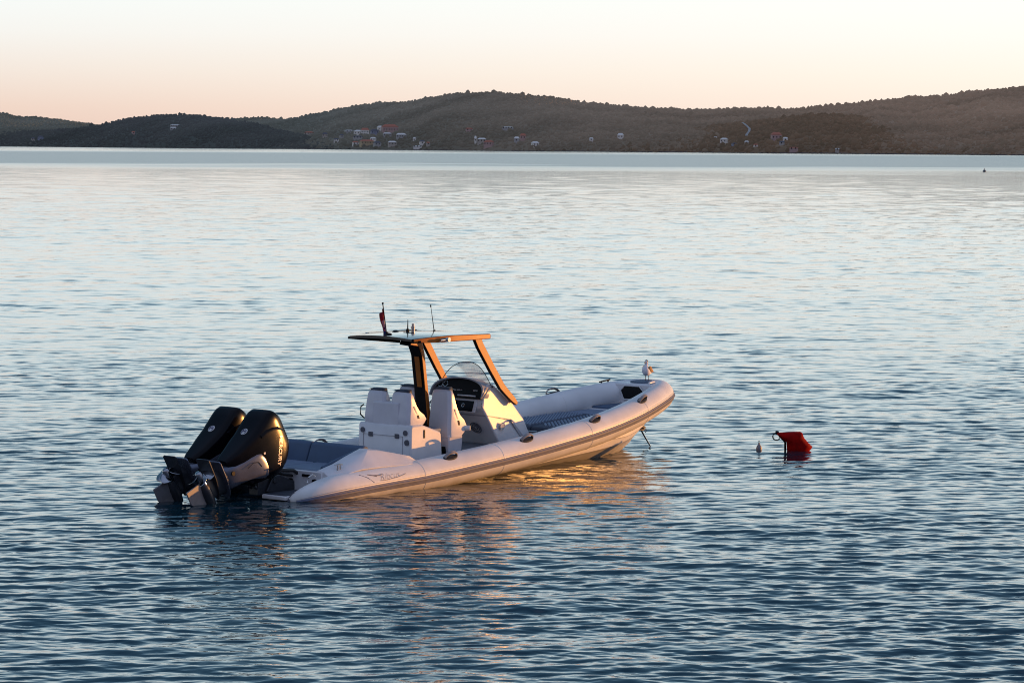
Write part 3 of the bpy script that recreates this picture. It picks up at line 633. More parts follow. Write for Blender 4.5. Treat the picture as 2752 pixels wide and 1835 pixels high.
# ================================================================== outboard engines
Va = Vector((.88,0,.475)).normalized(); Fa = Vector((.475,0,-.88)).normalized()
def make_engine(yc):
    HB = Vector((-.99, yc, .36))
    def P(f, w, v): return HB+Fa*f+Vector((0,w,0))+Va*v
    lv = [(.50,-.06,.34,.12),(.60,-.08,.44,.17),(.76,-.10,.56,.21),(.95,-.14,.62,.245),(1.12,-.17,.66,.266),(1.28,-.22,.70,.280),(1.42,-.27,.69,.28),(1.54,-.31,.65,.274),(1.63,-.31,.58,.264),(1.70,-.26,.51,.250),(1.76,-.18,.43,.225),(1.80,-.09,.36,.18),(1.815,-.01,.28,.11)]
    bm = NB(); rings = []
    for v, f0, f1, w in lv:
        rings.append([P(a, b, v) for a, b in sring((f0+f1)/2, 0, (f1-f0)/2, w, 52, 5.6)])
    loft(bm, rings); cowl = link('outboard_engine', bm, 'black', boat, ang=50)
    # crease panel on the cowl sides
    b2 = NB(); b2.from_mesh(cowl.data); T = BVHTree.FromBMesh(b2)
    def on(sgn, f, v, off=.004):
        h = T.ray_cast(P(f, sgn*1.0, v), Vector((0,-sgn,0)))
        return h[0]+Vector((0,sgn*off,0)) if h[0] else P(f, sgn*.2, v)
    for sgn in (-1, 1):
        bm = NB()
        pth = [(.12,1.72),(.03,1.62),(-.03,1.50),(-.07,1.36),(-.06,1.22)]
        rings = []
        for i, (f, v) in enumerate(pth):
            wd = .05 if i else .02
            rings.append([on(sgn, f-wd, v+.0, -.004), on(sgn, f-wd*.4, v, .014), on(sgn, f+.008, v, .016), on(sgn, f+.02, v, -.004)])
        loft(bm, rings); link('cowl_ridge', bm, 'black', cowl, ang=50)
        # lettering runs down the cowl side
        def tf(a_, b_, sgn=sgn):
            # text baseline direction: from top (v high) downwards
            p0 = Vector((.13, 1.585)); d = Vector((.82,-.57)).normalized()
            n_ = Vector((-d.y, d.x)) if sgn < 0 else Vector((d.y, -d.x))
            q = p0+d*a_ + n_*(b_ if sgn < 0 else b_-.06)*1.0
            return on(sgn, q.x, q.y, .005)
        if sgn < 0: text_mesh('lettering', 'MERCURY', .105, 'letter', cowl, tf, bold=.002, space=1.02)
        bm = NB()
        for (f, v, ww) in ((.20,1.16,.022),):
            a = [on(sgn, f+dx, v+dz, .006) for dx, dz in ((-ww,-ww*.5),(ww*.5,-ww),(ww,ww*.5),(-ww*.5,ww))]
            bm.faces.new([bm.verts.new(p) for p in a])
        link('cowl_badge', bm, 'letter', cowl)
    # rear emblem
    h0 = T.ray_cast(P(-1.5, 0, 1.16), Fa); c0 = h0[0]; n0 = h0[1]
    if n0.dot(Fa) > 0: n0 = -n0
    s0 = Vector((0,1,0)); u0 = n0.cross(s0).normalized()
    if u0.dot(Va) < 0: u0 = -u0
    bm = NB(); loft(bm, [[c0+n0*o_+s0*math.cos(q)*r_+u0*math.sin(q)*r_ for q in [2*math.pi*k/24 for k in range(24)]] for o_, r_ in ((-.01,.062),(.006,.062),(.008,.056))])
    em = link('emblem', bm, 'letter', cowl)
    bm = NB()
    for pts in (((-.035,-.025),(-.018,.028),(0,-.005),(.018,.028),(.035,-.025)),):
        tube(bm, [c0+n0*.012+s0*a_+u0*b_ for a_, b_ in pts], .005, 5)
    tube(bm, [c0+n0*.010+s0*math.cos(q)*.048+u0*math.sin(q)*.048 for q in [2*math.pi*k/20 for k in range(21)]], .003, 5)
    em.data.materials.append(M['flag_blue']); tmp = bpy.data.meshes.new('t'); bm.to_mesh(tmp); bm.free(); b3 = NB(); b3.from_mesh(em.data); k = len(b3.faces); b3.from_mesh(tmp); b3.faces.ensure_lookup_table()
    for f in b3.faces[k:]: f.material_index = 1
    b3.to_mesh(em.data); b3.free()
    b2.free()
    # grey chaps
    bm = NB(); rings = []
    for v, f0, f1, w, e in ((.37,.03,.40,.10,3),(.42,.02,.42,.15,3.4),(.60,.055,.44,.195,3.8),(.78,.06,.50,.232,4),(.92,.06,.57,.262,4),(1.02,.08,.61,.272,5),(1.10,.10,.61,.274,5),(1.14,.16,.58,.268,4)):
        rings.append([P(a, b, v) for a, b in sring((f0+f1)/2, 0, (f1-f0)/2, w, 36, e)])
    loft(bm, rings); mid = link('midsection', bm, 'engine_grey', cowl, ang=50)
    for sgn in (-1, 1):
        bm = NB(); cyl(bm, P(.16, sgn*.10, .50), P(.16, sgn*.186, .50), .035, 16); link('midsection_plug', bm, 'blackmatt', cowl)
        rr = [P(.22, sgn*.252, .74), P(.20, sgn*.268, .88), P(.25, sgn*.276, .98), P(.35, sgn*.276, 1.01)]
        bm = NB(); tube(bm, rr, .005, 5); link('panel_line', bm, 'blackmatt', cowl)
    # splash plate and lower unit
    bm = NB()
    def plate(bm, v, f0, f1, w, th, dip=0):
        out = [(f0,-w*.8),(f0+.02,-w),(f0+(f1-f0)*.5,-w*.95),(f1-.12,-w*.6),(f1,-w*.1),(f1,w*.1),(f1-.12,w*.6),(f0+(f1-f0)*.5,w*.95),(f0+.02,w),(f0,w*.8)]
        a = [bm.verts.new(P(f, y, v+dip*(y/w)**2)) for f, y in out]; b = [bm.verts.new(P(f, y, v+th+dip*(y/w)**2)) for f, y in out]
        bm.faces.new(a); bm.faces.new(b[::-1])
        for i in range(len(out)): bm.faces.new((a[i], b[i], b[(i+1)%len(out)], a[(i+1)%len(out)]))
    plate(bm, .355, -.16, .56, .20, .02, -.04); link('splash_plate', bm, 'engine_grey', cowl, bevel=.006)
    bm = NB(); rings = []
    for v, f0, f1, w in ((-.02,-.02,.40,.05),(.09,-.02,.38,.055),(.2,-.04,.40,.065),(.30,-.02,.44,.08),(.37,.0,.44,.11)):
        rings.append([P(a, b, v) for a, b in sring((f0+f1)/2, 0, (f1-f0)/2, w, 24, 2.2)])
    loft(bm, rings)
    rings = []
    for f, r in ((.06,.07),(.10,.082),(.2,.095),(.32,.095),(.44,.08),(.54,.05),(.59,.015)):
        rings.append([P(f, math.cos(2*math.pi*k/20)*r, math.sin(2*math.pi*k/20)*r) for k in range(20)])
    loft(bm, rings); plate(bm, .165, -.30, .44, .15, .016)
    lu = link('lower_unit', bm, 'engine_dark', cowl, ang=45)
    bm = NB(); sk = [(.0,-.06),(.42,-.06),(.24,-.34),(.20,-.37),(-.02,-.37)]
    a = [bm.verts.new(P(f, -.014, v)) for f, v in sk]; b = [bm.verts.new(P(f, .014, v)) for f, v in sk]
    bm.faces.new(a); bm.faces.new(b[::-1])
    for i in range(5): bm.faces.new((a[i], b[i], b[(i+1)%5], a[(i+1)%5]))
    link('skeg', bm, 'zinc', cowl, bevel=.006)
    # propeller
    bm = NB(); rings = []
    for f, r in ((.06,.068),(.0,.066),(-.15,.060),(-.17,.045)):
        rings.append([P(f, math.cos(2*math.pi*k/20)*r, math.sin(2*math.pi*k/20)*r) for k in range(20)])
    loft(bm, rings)
    for k in range(4):
        q0 = 2*math.pi*k/4+.45+(.5 if yc > 0 else 0); hand = 1 if yc < 0 else -1
        grid = []
        for i in range(7):
            r = .055+.165*i/6; ch = (.35+.9*math.sin(math.pi*min(1,(i/6)*.85+.12)))*.085*(1 if i < 6 else .55)
            row = []
            for j in range(6):
                t = -1+2*j/5; pitch_ = math.atan(.30/(2*math.pi*max(.06,r)))*1.6
                dq = t*ch*math.cos(pitch_)/r+.25*(i/6)**2; df = t*ch*math.sin(pitch_)*hand+.03*(i/6)
                q = q0+dq; row.append(P(-.07+df, math.cos(q)*r, math.sin(q)*r))
            grid.append(row)
        for th in (0,):
            Vv = [[bm.verts.new(p) for p in row] for row in grid]
            for i in range(6):
                for j in range(5): bm.faces.new((Vv[i][j], Vv[i][j+1], Vv[i+1][j+1], Vv[i+1][j]))
    pr = link('propeller', bm, 'prop', cowl, ang=60); so = pr.modifiers.new('thick', 'SOLIDIFY'); so.thickness = .006
    # clamp bracket between engine and transom
    bm = NB()
    for s_ in (-1, 1):
        prism(bm, [(.30,.10),(.42,.30),(.60,.34),(.93,.22),(.95,-.25),(.80,-.30),(.62,.0)], yc+s_*.13-.02, yc+s_*.13+.02)
        tube(bm, [(.10,yc+s_*.06,.20),(.35,yc+s_*.05,.05),(.75,yc+s_*.05,-.15)], .03, 10)
    cyl(bm, (.48,yc-.17,.26), (.48,yc+.17,.26), .045, 16); cyl(bm, (.35,yc-.05,.16), (.62,yc-.05,-.10), .045, 16)
    box(bm, .15, .5, yc-.10, yc+.10, .05, .30)
    br = link('clamp_bracket', bm, 'engine_dark', cowl, bevel=.008)
    bm = NB(); tube(bm, [(.45,yc-.1,.33),(.62,yc-.16,.42),(.85,yc-.2,.40),(1.0,yc-.2,.32)], .03, 8); tube(bm, [(.45,yc+.02,.33),(.65,yc-.05,.36),(.95,yc-.1,.30)], .022, 8); link('control_cable', bm, 'rubberblack', cowl)
    cowl['label'] = 'port side black outboard with its propeller tilted out of the water' if yc > 0 else 'starboard side black outboard with lettering on its flank, tilted up'
    return cowl
make_engine(-.37); make_engine(.37)

# ================================================================== gull on the bow
def bl(x, y, z): return BO+Vector((math.cos(TH)*x-math.sin(TH)*y, math.sin(TH)*x+math.cos(TH)*y, z))
gp = bl(10.90, .0, 1.236); g = empty('seagull', gp, 0)
tag(g, 'small white seagull with brown wings standing on the bow of the boat', 'seagull')
# gull faces the camera, turned a little to its right; local: -y is forward
g.rotation_euler.z = R(-28); g.scale = (1.12,)*3
bm = NB(); rings = []
body = [(-.015,.335,.012),(-.035,.325,.026),(-.03,.30,.030),(-.03,.275,.028),(-.045,.245,.036),(-.06,.215,.052),(-.06,.185,.066),(-.035,.155,.068),(.0,.14,.060),(.05,.135,.045),(.10,.135,.028),(.15,.13,.014),(.19,.125,.004)]
for i, (y, z, r) in enumerate(body):
    a = body[max(0,i-1)]; b = body[min(len(body)-1,i+1)]; t = Vector((0,b[0]-a[0],b[1]-a[1])).normalized(); n_ = Vector((1,0,0)); w_ = t.cross(n_)
    rings.append([Vector((0,y,z))+n_*math.cos(q)*r+w_*math.sin(q)*r for q in [2*math.pi*k/16 for k in range(16)]])
loft(bm, rings); gb = link('body', bm, 'gull_white', g, ang=80)
gb.data.materials.append(M['gull_dark'])
for sgn in (-1, 1):
    bm = NB(); rings = []
    for y, z, h, x in ((-.055,.215,.02,.050),(-.02,.21,.042,.062),(.03,.195,.045,.060),(.09,.175,.034,.046),(.15,.155,.02,.028),(.21,.14,.008,.012),(.25,.135,.003,.004)):
        rings.append([Vector((sgn*(x+.012*math.cos(q)), y, z+h*math.sin(q))) for q in [2*math.pi*k/12 for k in range(12)]])
    loft(bm, rings); link('wing', bm, 'gull_wing', g, ang=80)
    bm = NB(); tube(bm, [(sgn*.028,-.005,.135),(sgn*.030,-.0,.10),(sgn*.028,.004,.055),(sgn*.028,-.0,.004)], [.014,.006,.005,.005], 8)
    for q in (-.5, 0, .5): tube(bm, [(sgn*.028,0,.004),(sgn*.028+math.sin(q)*.045,-math.cos(q)*.045,.003)], [.005,.003], 6)
    a = [bm.verts.new((sgn*.028+math.sin(q)*.04*k,-math.cos(q)*.04*k,.0035)) for q, k in ((0,0),(-.5,1),(.5,1))]; bm.faces.new(a)
    link('leg', bm, 'gull_leg', g)
    bm = NB(); bmesh.ops.create_uvsphere(bm, u_segments=8, v_segments=6, radius=.0045, matrix=Matrix.Translation((sgn*.024,-.052,.318))); link('eye', bm, 'gull_dark', g)
bm = NB(); bmesh.ops.create_uvsphere(bm, u_segments=14, v_segments=10, radius=.031, matrix=Matrix.Translation((0,-.036,.318))@Matrix.Diagonal((.95,1.15,1,1))); link('head', bm, 'gull_white', g)
bm = NB(); bmesh.ops.create_uvsphere(bm, u_segments=14, v_segments=10, radius=.030, matrix=Matrix.Translation((0,-.030,.324))@Matrix.Diagonal((.98,1.15,1,1)))
for v in list(bm.verts):
    if v.co.z < .322: bm.verts.remove(v)
link('cap', bm, 'gull_dark', g)
bm = NB(); loft(bm, [[Vector((math.cos(q)*r, y, z+math.sin(q)*r)) for q in [2*math.pi*k/8 for k in range(8)]] for y, z, r in ((-.062,.314,.011),(-.082,.311,.008),(-.100,.306,.006),(-.106,.300,.002))]); link('beak', bm, 'gull_beak', g)

# ================================================================== buoy
by = empty('mooring_buoy', (5.32, 54.9, -.02), 0); by.scale = (1.1,1,.9); tag(by, 'crumpled red mooring buoy with a black ring, tipped over on the water', 'buoy')
PL = [(-.36,.40),(-.17,.415),(.026,.42),(.05,.40),(.075,.30),(.15,.19),(.225,.105),(.21,.06),(.10,-.08),(-.17,-.12),(-.20,.05),(-.215,.20),(-.29,.28),(-.37,.36)]
cx0, cz0 = -.04, .20
bm = NB(); rings = []
for y, k, sh in ((-.16,.30,0),(-.15,.62,0),(-.11,.88,0),(-.05,.985,.0),(.0,1,.0),(.05,.97,0),(.12,.80,-.01),(.16,.35,-.02)):
    rings.append([Vector((cx0+(x-cx0)*k+sh+.012*math.sin(9*z+20*y), y+.04*math.sin(3*x), cz0+(z-cz0)*k)) for x, z in PL])
loft(bm, rings); link('body', bm, 'orangered', by, ang=55)
bm = NB(); loft(bm, [[Vector((-.345-.8*t, math.cos(q)*r, .385+.25*t+math.sin(q)*r)) for q in [2*math.pi*k/16 for k in range(16)]] for t, r in ((-.01,.045),(.03,.045),(.06,.03))]); link('end_cap', bm, 'blackmatt', by)
bm = NB(); tube(bm, [Vector((-.375+math.cos(q)*.062,0,.315+math.sin(q)*.075)) for q in [2*math.pi*k/20 for k in range(21)]], .011, 8); link('ring', bm, 'blackmatt', by)
bm = NB(); tube(bm, [(-.33,-.01,.33),(-.27,-.03,.26),(-.23,-.03,.20),(-.225,-.03,-.2)], .018, 8); link('rope', bm, 'blackmatt', by)
# small grey pickup float between the boat and the buoy
fl = empty('pickup_float', (4.60, 55.07, 0)); tag(fl, 'tiny grey pickup float on the water left of the red buoy', 'float')
bm = NB(); loft(bm, [[Vector((math.cos(q)*r, math.sin(q)*r, z)) for q in [2*math.pi*k/14 for k in range(14)]] for z, r in ((-.06,.03),(-.02,.05),(.03,.055),(.07,.04),(.10,.02),(.13,.012))]); link('body', bm, 'zinc', fl)
bm = NB(); tube(bm, [Vector((.018*math.cos(q),0,.145+.018*math.sin(q))) for q in [2*math.pi*k/10 for k in range(11)]], .005, 6); link('eyelet', bm, 'blackmatt', fl)
ff = empty('marker_buoy', (114, 721, 0)); tag(ff, 'tiny dark marker buoy far off on the water at right, below the hills', 'buoy')
bm = NB(); loft(bm, [[Vector((math.cos(q)*r, math.sin(q)*r, z)) for q in [2*math.pi*k/12 for k in range(12)]] for z, r in ((-.2,.35),(.15,.42),(.35,.30),(.5,.08),(.9,.05))]); link('body', bm, 'strake_dark', ff)

# ================================================================== WATER
def wave_field():
    comps = []
    for lam0, n, srms in ((.14,34,.020),(.23,46,.032),(.37,46,.038),(.60,36,.029),(1.0,28,.019),(1.9,22,.012),(3.6,16,.008),(8,10,.005)):
        for i in range(n):
            lam = .98*lam0*math.exp(rng.uniform(-.28,.28)); k = 2*math.pi/lam
            th = rng.normal(math.radians(94), math.radians(26 if lam < 1 else 30)); a = srms*math.sqrt(2/n)/k
            comps.append((k*math.cos(th), k*math.sin(th), a, rng.uniform(0, 2*math.pi), lam))
    return comps
WC = wave_field()
def smooth_noise(X, Y, sc, seed):
    r = np.random.default_rng(seed); out = np.zeros_like(X)
    for i in range(9):
        th = r.uniform(0, 2*np.pi); k = 2*np.pi/(sc*np.exp(r.uniform(-.5,.5))); out += np.sin(k*(X*np.cos(th)+2.0*Y*np.sin(th))+r.uniform(0, 6.28))
    return out/3
def water_mesh():
    # radii: spacing grows with the square of the distance
    rr = [17.0]
    while rr[-1] < 7500:
        d = rr[-1]; rr.append(d+min(max(.022, d*d*1.8e-5), d*.06))
    rr = np.array(rr); A = 13.0
    th = np.concatenate([np.linspace(-75,-A-.7,40), np.linspace(-A, A, 520), np.linspace(A+.7,75,40)])
    TT_, RR = np.meshgrid(np.radians(th), rr)
    X = RR*np.sin(TT_); Y = RR*np.cos(TT_); Z = np.zeros_like(X)
    dr = np.gradient(rr)[:,None]; dl = (RR*np.gradient(np.radians(th))[None,:])
    g1 = smooth_noise(X, Y, 14, 3); g2 = smooth_noise(X, Y, 45, 5)
    gust = np.clip(1+.13*g1+.13*g2, .6, 1.4)
    near = np.clip(1.12-(RR-30)/260, .85, 1.12); farb = np.clip(1+(RR-70)/90, 1, 2.6)
    for kx, ky, a, ph, lam in WC:
        wgt = np.clip((lam/np.maximum(dr, dl*.6)-.7)/1.2, 0, 1)*(farb if lam > .85 else 1)
        if wgt.max() <= 0: continue
        s = np.sin(kx*X+ky*Y+ph+.35*g1*(lam > .6)); 
        Z += a*wgt*(s+.12*np.cos(2*(kx*X+ky*Y+ph)))*gust*near*1.2
    # calmer, softened right around the hull
    nR, nT = X.shape; co = np.stack([X, Y, Z], -1).reshape(-1, 3)
    idx = np.arange(nR*nT).reshape(nR, nT)
    q = np.stack([idx[:-1,:-1], idx[:-1,1:], idx[1:,1:], idx[1:,:-1]], -1).reshape(-1, 4)
    me = bpy.data.meshes.new('water'); me.vertices.add(len(co)); me.vertices.foreach_set('co', co.ravel())
    me.loops.add(q.size); me.loops.foreach_set('vertex_index', q.ravel().astype(np.int32)); me.polygons.add(len(q))
    me.polygons.foreach_set('loop_start', np.arange(0, q.size, 4, dtype=np.int32)); me.update(calc_edges=True); me.shade_smooth()
    return me
def water_mat():
    m = bpy.data.materials.new('sea_water'); m.use_nodes = True; nt = m.node_tree; n = nt.nodes; l = nt.links; b = n['Principled BSDF']
    b.inputs['Base Color'].default_value = (.002,.023,.035,1); b.inputs['IOR'].default_value = 1.5; b.inputs['Roughness'].default_value = .03
    b.inputs['Specular IOR Level'].default_value = .5
    g = n.new('ShaderNodeNewGeometry'); sp = n.new('ShaderNodeSeparateXYZ'); l.new(g.outputs['Position'], sp.inputs[0])
    # distance from the viewing quay ~ y coordinate (world space)
    def mrange(a0, a1, b0, b1, src):
        r = n.new('ShaderNodeMapRange'); r.inputs['From Min'].default_value = a0; r.inputs['From Max'].default_value = a1; r.inputs['To Min'].default_value = b0; r.inputs['To Max'].default_value = b1; r.clamp = True
        l.new(src, r.inputs['Value']); return r.outputs['Result']
    Yc = sp.outputs['Y']
    # bump for fine ripples
    mp = n.new('ShaderNodeMapping'); mp.inputs['Scale'].default_value = (.55,1.0,1); l.new(g.outputs['Position'], mp.inputs['Vector'])
    n1 = n.new('ShaderNodeTexNoise'); n1.inputs['Scale'].default_value = 5.5; n1.inputs['Detail'].default_value = 3; n1.inputs['Roughness'].default_value = .5; l.new(mp.outputs[0], n1.inputs['Vector'])
    n2 = n.new('ShaderNodeTexNoise'); n2.inputs['Scale'].default_value = .9; n2.inputs['Detail'].default_value = 4; l.new(mp.outputs[0], n2.inputs['Vector'])
    n3 = n.new('ShaderNodeTexNoise'); n3.inputs['Scale'].default_value = .12; n3.inputs['Detail'].default_value = 5; l.new(mp.outputs[0], n3.inputs['Vector'])
    b1 = n.new('ShaderNodeBump'); b1.inputs['Distance'].default_value = .010; l.new(n1.outputs['Fac'], b1.inputs['Height']); l.new(mrange(30,150,.9,.25,Yc), b1.inputs['Strength'])
    b2 = n.new('ShaderNodeBump'); b2.inputs['Distance'].default_value = .10; l.new(n2.outputs['Fac'], b2.inputs['Height']); l.new(mrange(70,220,.0,.9,Yc), b2.inputs['Strength']); l.new(b1.outputs[0], b2.inputs['Normal'])
    l.new(b2.outputs[0], b.inputs['Normal'])
    # ruffled band beyond ~760 m, wavy edge
    nb = n.new('ShaderNodeTexNoise'); nb.inputs['Scale'].default_value = .009; nb.inputs['Detail'].default_value = 8; l.new(g.outputs['Position'], nb.inputs['Vector'])
    ad = n.new('ShaderNodeMath'); ad.operation = 'MULTIPLY_ADD'; l.new(nb.outputs['Fac'], ad.inputs[0]); ad.inputs[1].default_value = 420; l.new(Yc, ad.inputs[2])
    band = mrange(860, 1120, 0, 1, ad.outputs[0]); far = mrange(2000, 2600, 1, .25, Yc)
    mm = n.new('ShaderNodeMath'); mm.operation = 'MULTIPLY'; l.new(band, mm.inputs[0]); l.new(far, mm.inputs[1])
    rr = n.new('ShaderNodeMath'); rr.operation = 'MULTIPLY_ADD'; l.new(mm.outputs[0], rr.inputs[0]); rr.inputs[1].default_value = .19; l.new(mrange(60,400,.03,.055,Yc), rr.inputs[2]); l.new(rr.outputs[0], b.inputs['Roughness'])
    return m
wm = water_mesh(); wm.materials.append(water_mat()); wo = bpy.data.objects.new('water', wm); COL.objects.link(wo)
tag(wo, 'blue rippled sea water', None, None, 'structure')

# ================================================================== HILLS
HF = CAM_H*FPX
def vh(u): return 393+math.tan(ROLL)*(u-1376)
def drop(u): return 8.2+9.6*np.clip(u, -300, 3050)/2752
def Ds(u): return HF/drop(u)
def L(pts): return [(a*1.1701, b*1.1701) for a, b in pts]
LAYERS = {
 'far':  (L([(-400,262),(-100,258),(0,256),(40,264),(100,268),(150,274),(190,280),(235,286),(300,286),(420,280),(530,271),(600,267),(650,271),(700,263),(760,251),(830,238),(870,233),(940,230),(980,222),(1030,214),(1080,210),(1150,210),(1230,217),(1290,224),(1340,232),(1400,237),(1480,244),(1560,248),(1640,247),(1700,245),(1760,246),(1820,247),(1870,242),(1950,235),(2020,227),(2100,220),(2180,214),(2230,207),(2290,202),(2352,195),(2500,180),(2800,170)]), 1500, 0, (-400,3100)),
 'near_left': (L([(-400,300),(0,300),(100,296),(190,290),(235,283),(280,272),(330,264),(380,260),(440,261),(500,267),(560,276),(600,284),(640,295),(690,306),(740,318),(780,332),(810,342),(860,350)]), 420, 0, (-400,980)),
 'near_right': (L([(1180,346),(1300,330),(1450,312),(1560,296),(1650,282),(1760,270),(1870,258),(1960,262),(2050,276),(2130,292),(2200,310),(2260,330),(2310,348),(2330,356)]), 700, 0, (1400,2735)),
}
def mk_hill(name, key):
    pts, depth, _, (ua, ub) = LAYERS[key]
    us = np.arange(ua, ub, 5.0); nt_ = 46
    ridge = np.array([interp(pts, u) for u in us]); D0 = np.array([Ds(u) for u in us])
    T = np.concatenate([np.linspace(0, 1, nt_), np.linspace(1.06, 1.6, 8)])
    Dr = D0+depth*(.8+.25*np.sin(us/310.))
    vhu = np.array([vh(u) for u in us]); zr = np.maximum(2, CAM_H+(vhu-ridge)/FPX*Dr-4.0)
    if key != 'far': zr = np.minimum(zr, 400)
    X = np.zeros((len(T), len(us))); Y = X.copy(); Z = X.copy()
    ex = .85 if key == 'far' else .75
    for i, t in enumerate(T):
        Dt = D0+(Dr-D0)*t
        prof = (min(t, 1)**ex) if t <= 1 else 1-((t-1)/.6)**1.3*.9
        gul = (np.sin(us/47.+3*t)+.7*np.sin(us/23.+1.7-4*t)+.5*np.sin(us/91.+5*t))*.050*min(1, t*3)*max(0, 1-t)*4
        z = zr*prof*(1+gul*.6) if t <= 1 else zr*prof
        if t <= 1: z = np.minimum(z, CAM_H+(zr-CAM_H)*Dt/Dr-.02*zr*(1-t)) if False else z
        b = (us-1376)/FPX; X[i] = Dt*b; Y[i] = Dt; Z[i] = z-(.8 if i == 0 else 0)
        if i == 0: Z[i] = -1.0
    nR, nT = X.shape; co = np.stack([X, Y, Z], -1).reshape(-1, 3); idx = np.arange(nR*nT).reshape(nR, nT)
    q = np.stack([idx[:-1,:-1], idx[:-1,1:], idx[1:,1:], idx[1:,:-1]], -1).reshape(-1, 4)
    me = bpy.data.meshes.new(name); me.from_pydata(co.tolist(), [], q.tolist()); me.update(); me.shade_smooth()
    return me, dict(us=us, T=T, X=X, Y=Y, Z=Z, key=key)
def hill_mat(name, c1, c2, haze):
    m = bpy.data.materials.new(name); m.use_nodes = True; nt = m.node_tree; n = nt.nodes; l = nt.links; b = n['Principled BSDF']; b.inputs['Roughness'].default_value = .95; b.inputs['Specular IOR Level'].default_value = .1
    g = n.new('ShaderNodeNewGeometry'); nz = n.new('ShaderNodeTexNoise'); nz.inputs['Scale'].default_value = .007; nz.inputs['Detail'].default_value = 9; nz.inputs['Roughness'].default_value = .62; l.new(g.outputs['Position'], nz.inputs['Vector'])
    n2 = n.new('ShaderNodeMath'); n2.operation = 'MULTIPLY_ADD'; l.new(g.outputs['Random Per Island'], n2.inputs[0]); n2.inputs[1].default_value = .5; l.new(nz.outputs['Fac'], n2.inputs[2])
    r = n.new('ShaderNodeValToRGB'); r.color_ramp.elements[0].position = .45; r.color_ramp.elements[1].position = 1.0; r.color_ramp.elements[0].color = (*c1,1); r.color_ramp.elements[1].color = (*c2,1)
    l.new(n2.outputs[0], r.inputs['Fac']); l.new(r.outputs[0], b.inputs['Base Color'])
    # painted haze and sun warmth: slate over the left, warm brown toward the sun at right, thinner low down by the shore
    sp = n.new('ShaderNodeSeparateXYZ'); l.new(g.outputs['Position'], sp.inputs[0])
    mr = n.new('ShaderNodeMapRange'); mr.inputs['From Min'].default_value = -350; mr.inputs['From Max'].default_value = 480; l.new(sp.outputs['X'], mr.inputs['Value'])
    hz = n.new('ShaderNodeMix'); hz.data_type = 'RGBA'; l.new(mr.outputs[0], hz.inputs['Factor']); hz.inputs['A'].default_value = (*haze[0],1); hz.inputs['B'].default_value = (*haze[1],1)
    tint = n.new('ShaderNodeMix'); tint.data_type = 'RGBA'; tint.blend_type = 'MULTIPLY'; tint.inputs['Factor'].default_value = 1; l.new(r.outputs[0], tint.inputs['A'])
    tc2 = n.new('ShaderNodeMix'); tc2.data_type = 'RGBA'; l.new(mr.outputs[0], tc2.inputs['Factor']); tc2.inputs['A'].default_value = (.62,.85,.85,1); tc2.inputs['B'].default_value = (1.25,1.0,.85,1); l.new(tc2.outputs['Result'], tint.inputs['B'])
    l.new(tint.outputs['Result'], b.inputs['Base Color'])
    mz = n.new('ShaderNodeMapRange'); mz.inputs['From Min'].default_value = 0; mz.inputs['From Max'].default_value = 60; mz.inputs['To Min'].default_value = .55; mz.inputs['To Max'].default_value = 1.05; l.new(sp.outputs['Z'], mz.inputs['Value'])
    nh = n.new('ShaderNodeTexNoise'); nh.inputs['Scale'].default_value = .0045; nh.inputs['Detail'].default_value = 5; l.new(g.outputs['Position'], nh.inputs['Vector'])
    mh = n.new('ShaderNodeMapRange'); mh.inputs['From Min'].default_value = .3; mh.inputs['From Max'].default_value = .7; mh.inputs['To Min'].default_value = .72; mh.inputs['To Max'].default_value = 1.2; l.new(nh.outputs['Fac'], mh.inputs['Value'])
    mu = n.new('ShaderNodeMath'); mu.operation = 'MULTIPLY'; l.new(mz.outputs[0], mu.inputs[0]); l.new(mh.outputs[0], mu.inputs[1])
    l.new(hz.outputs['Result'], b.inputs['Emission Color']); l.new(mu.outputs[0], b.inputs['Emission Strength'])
    return m
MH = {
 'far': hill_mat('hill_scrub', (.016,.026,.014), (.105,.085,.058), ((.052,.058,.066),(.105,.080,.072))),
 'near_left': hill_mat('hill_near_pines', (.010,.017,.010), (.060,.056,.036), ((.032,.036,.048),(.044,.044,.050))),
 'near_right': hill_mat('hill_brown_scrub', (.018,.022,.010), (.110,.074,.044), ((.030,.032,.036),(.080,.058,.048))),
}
HG = {}
ICO_V = []; 
_b = NB(); bmesh.ops.create_icosphere(_b, subdivisions=1, radius=1); _b.verts.ensure_lookup_table(); ICO_V = np.array([v.co[:] for v in _b.verts]); ICO_F = np.array([[v.index for v in f.verts] for f in _b.faces]); _b.free()
def sample(G, u, t):
    us, T = G['us'], G['T']; fu = np.clip((u-us[0])/(us[1]-us[0]), 0, len(us)-1.001); i = fu.astype(int); a = fu-i
    ft = np.interp(t, T, np.arange(len(T))); ft = np.clip(ft, 0, len(T)-1.001); j = ft.astype(int); b = ft-j
    out = []
    for K in ('X','Y','Z'):
        A = G[K]; out.append((A[j,i]*(1-a)+A[j,i+1]*a)*(1-b)+(A[j+1,i]*(1-a)+A[j+1,i+1]*a)*b)
    return np.stack(out, -1)
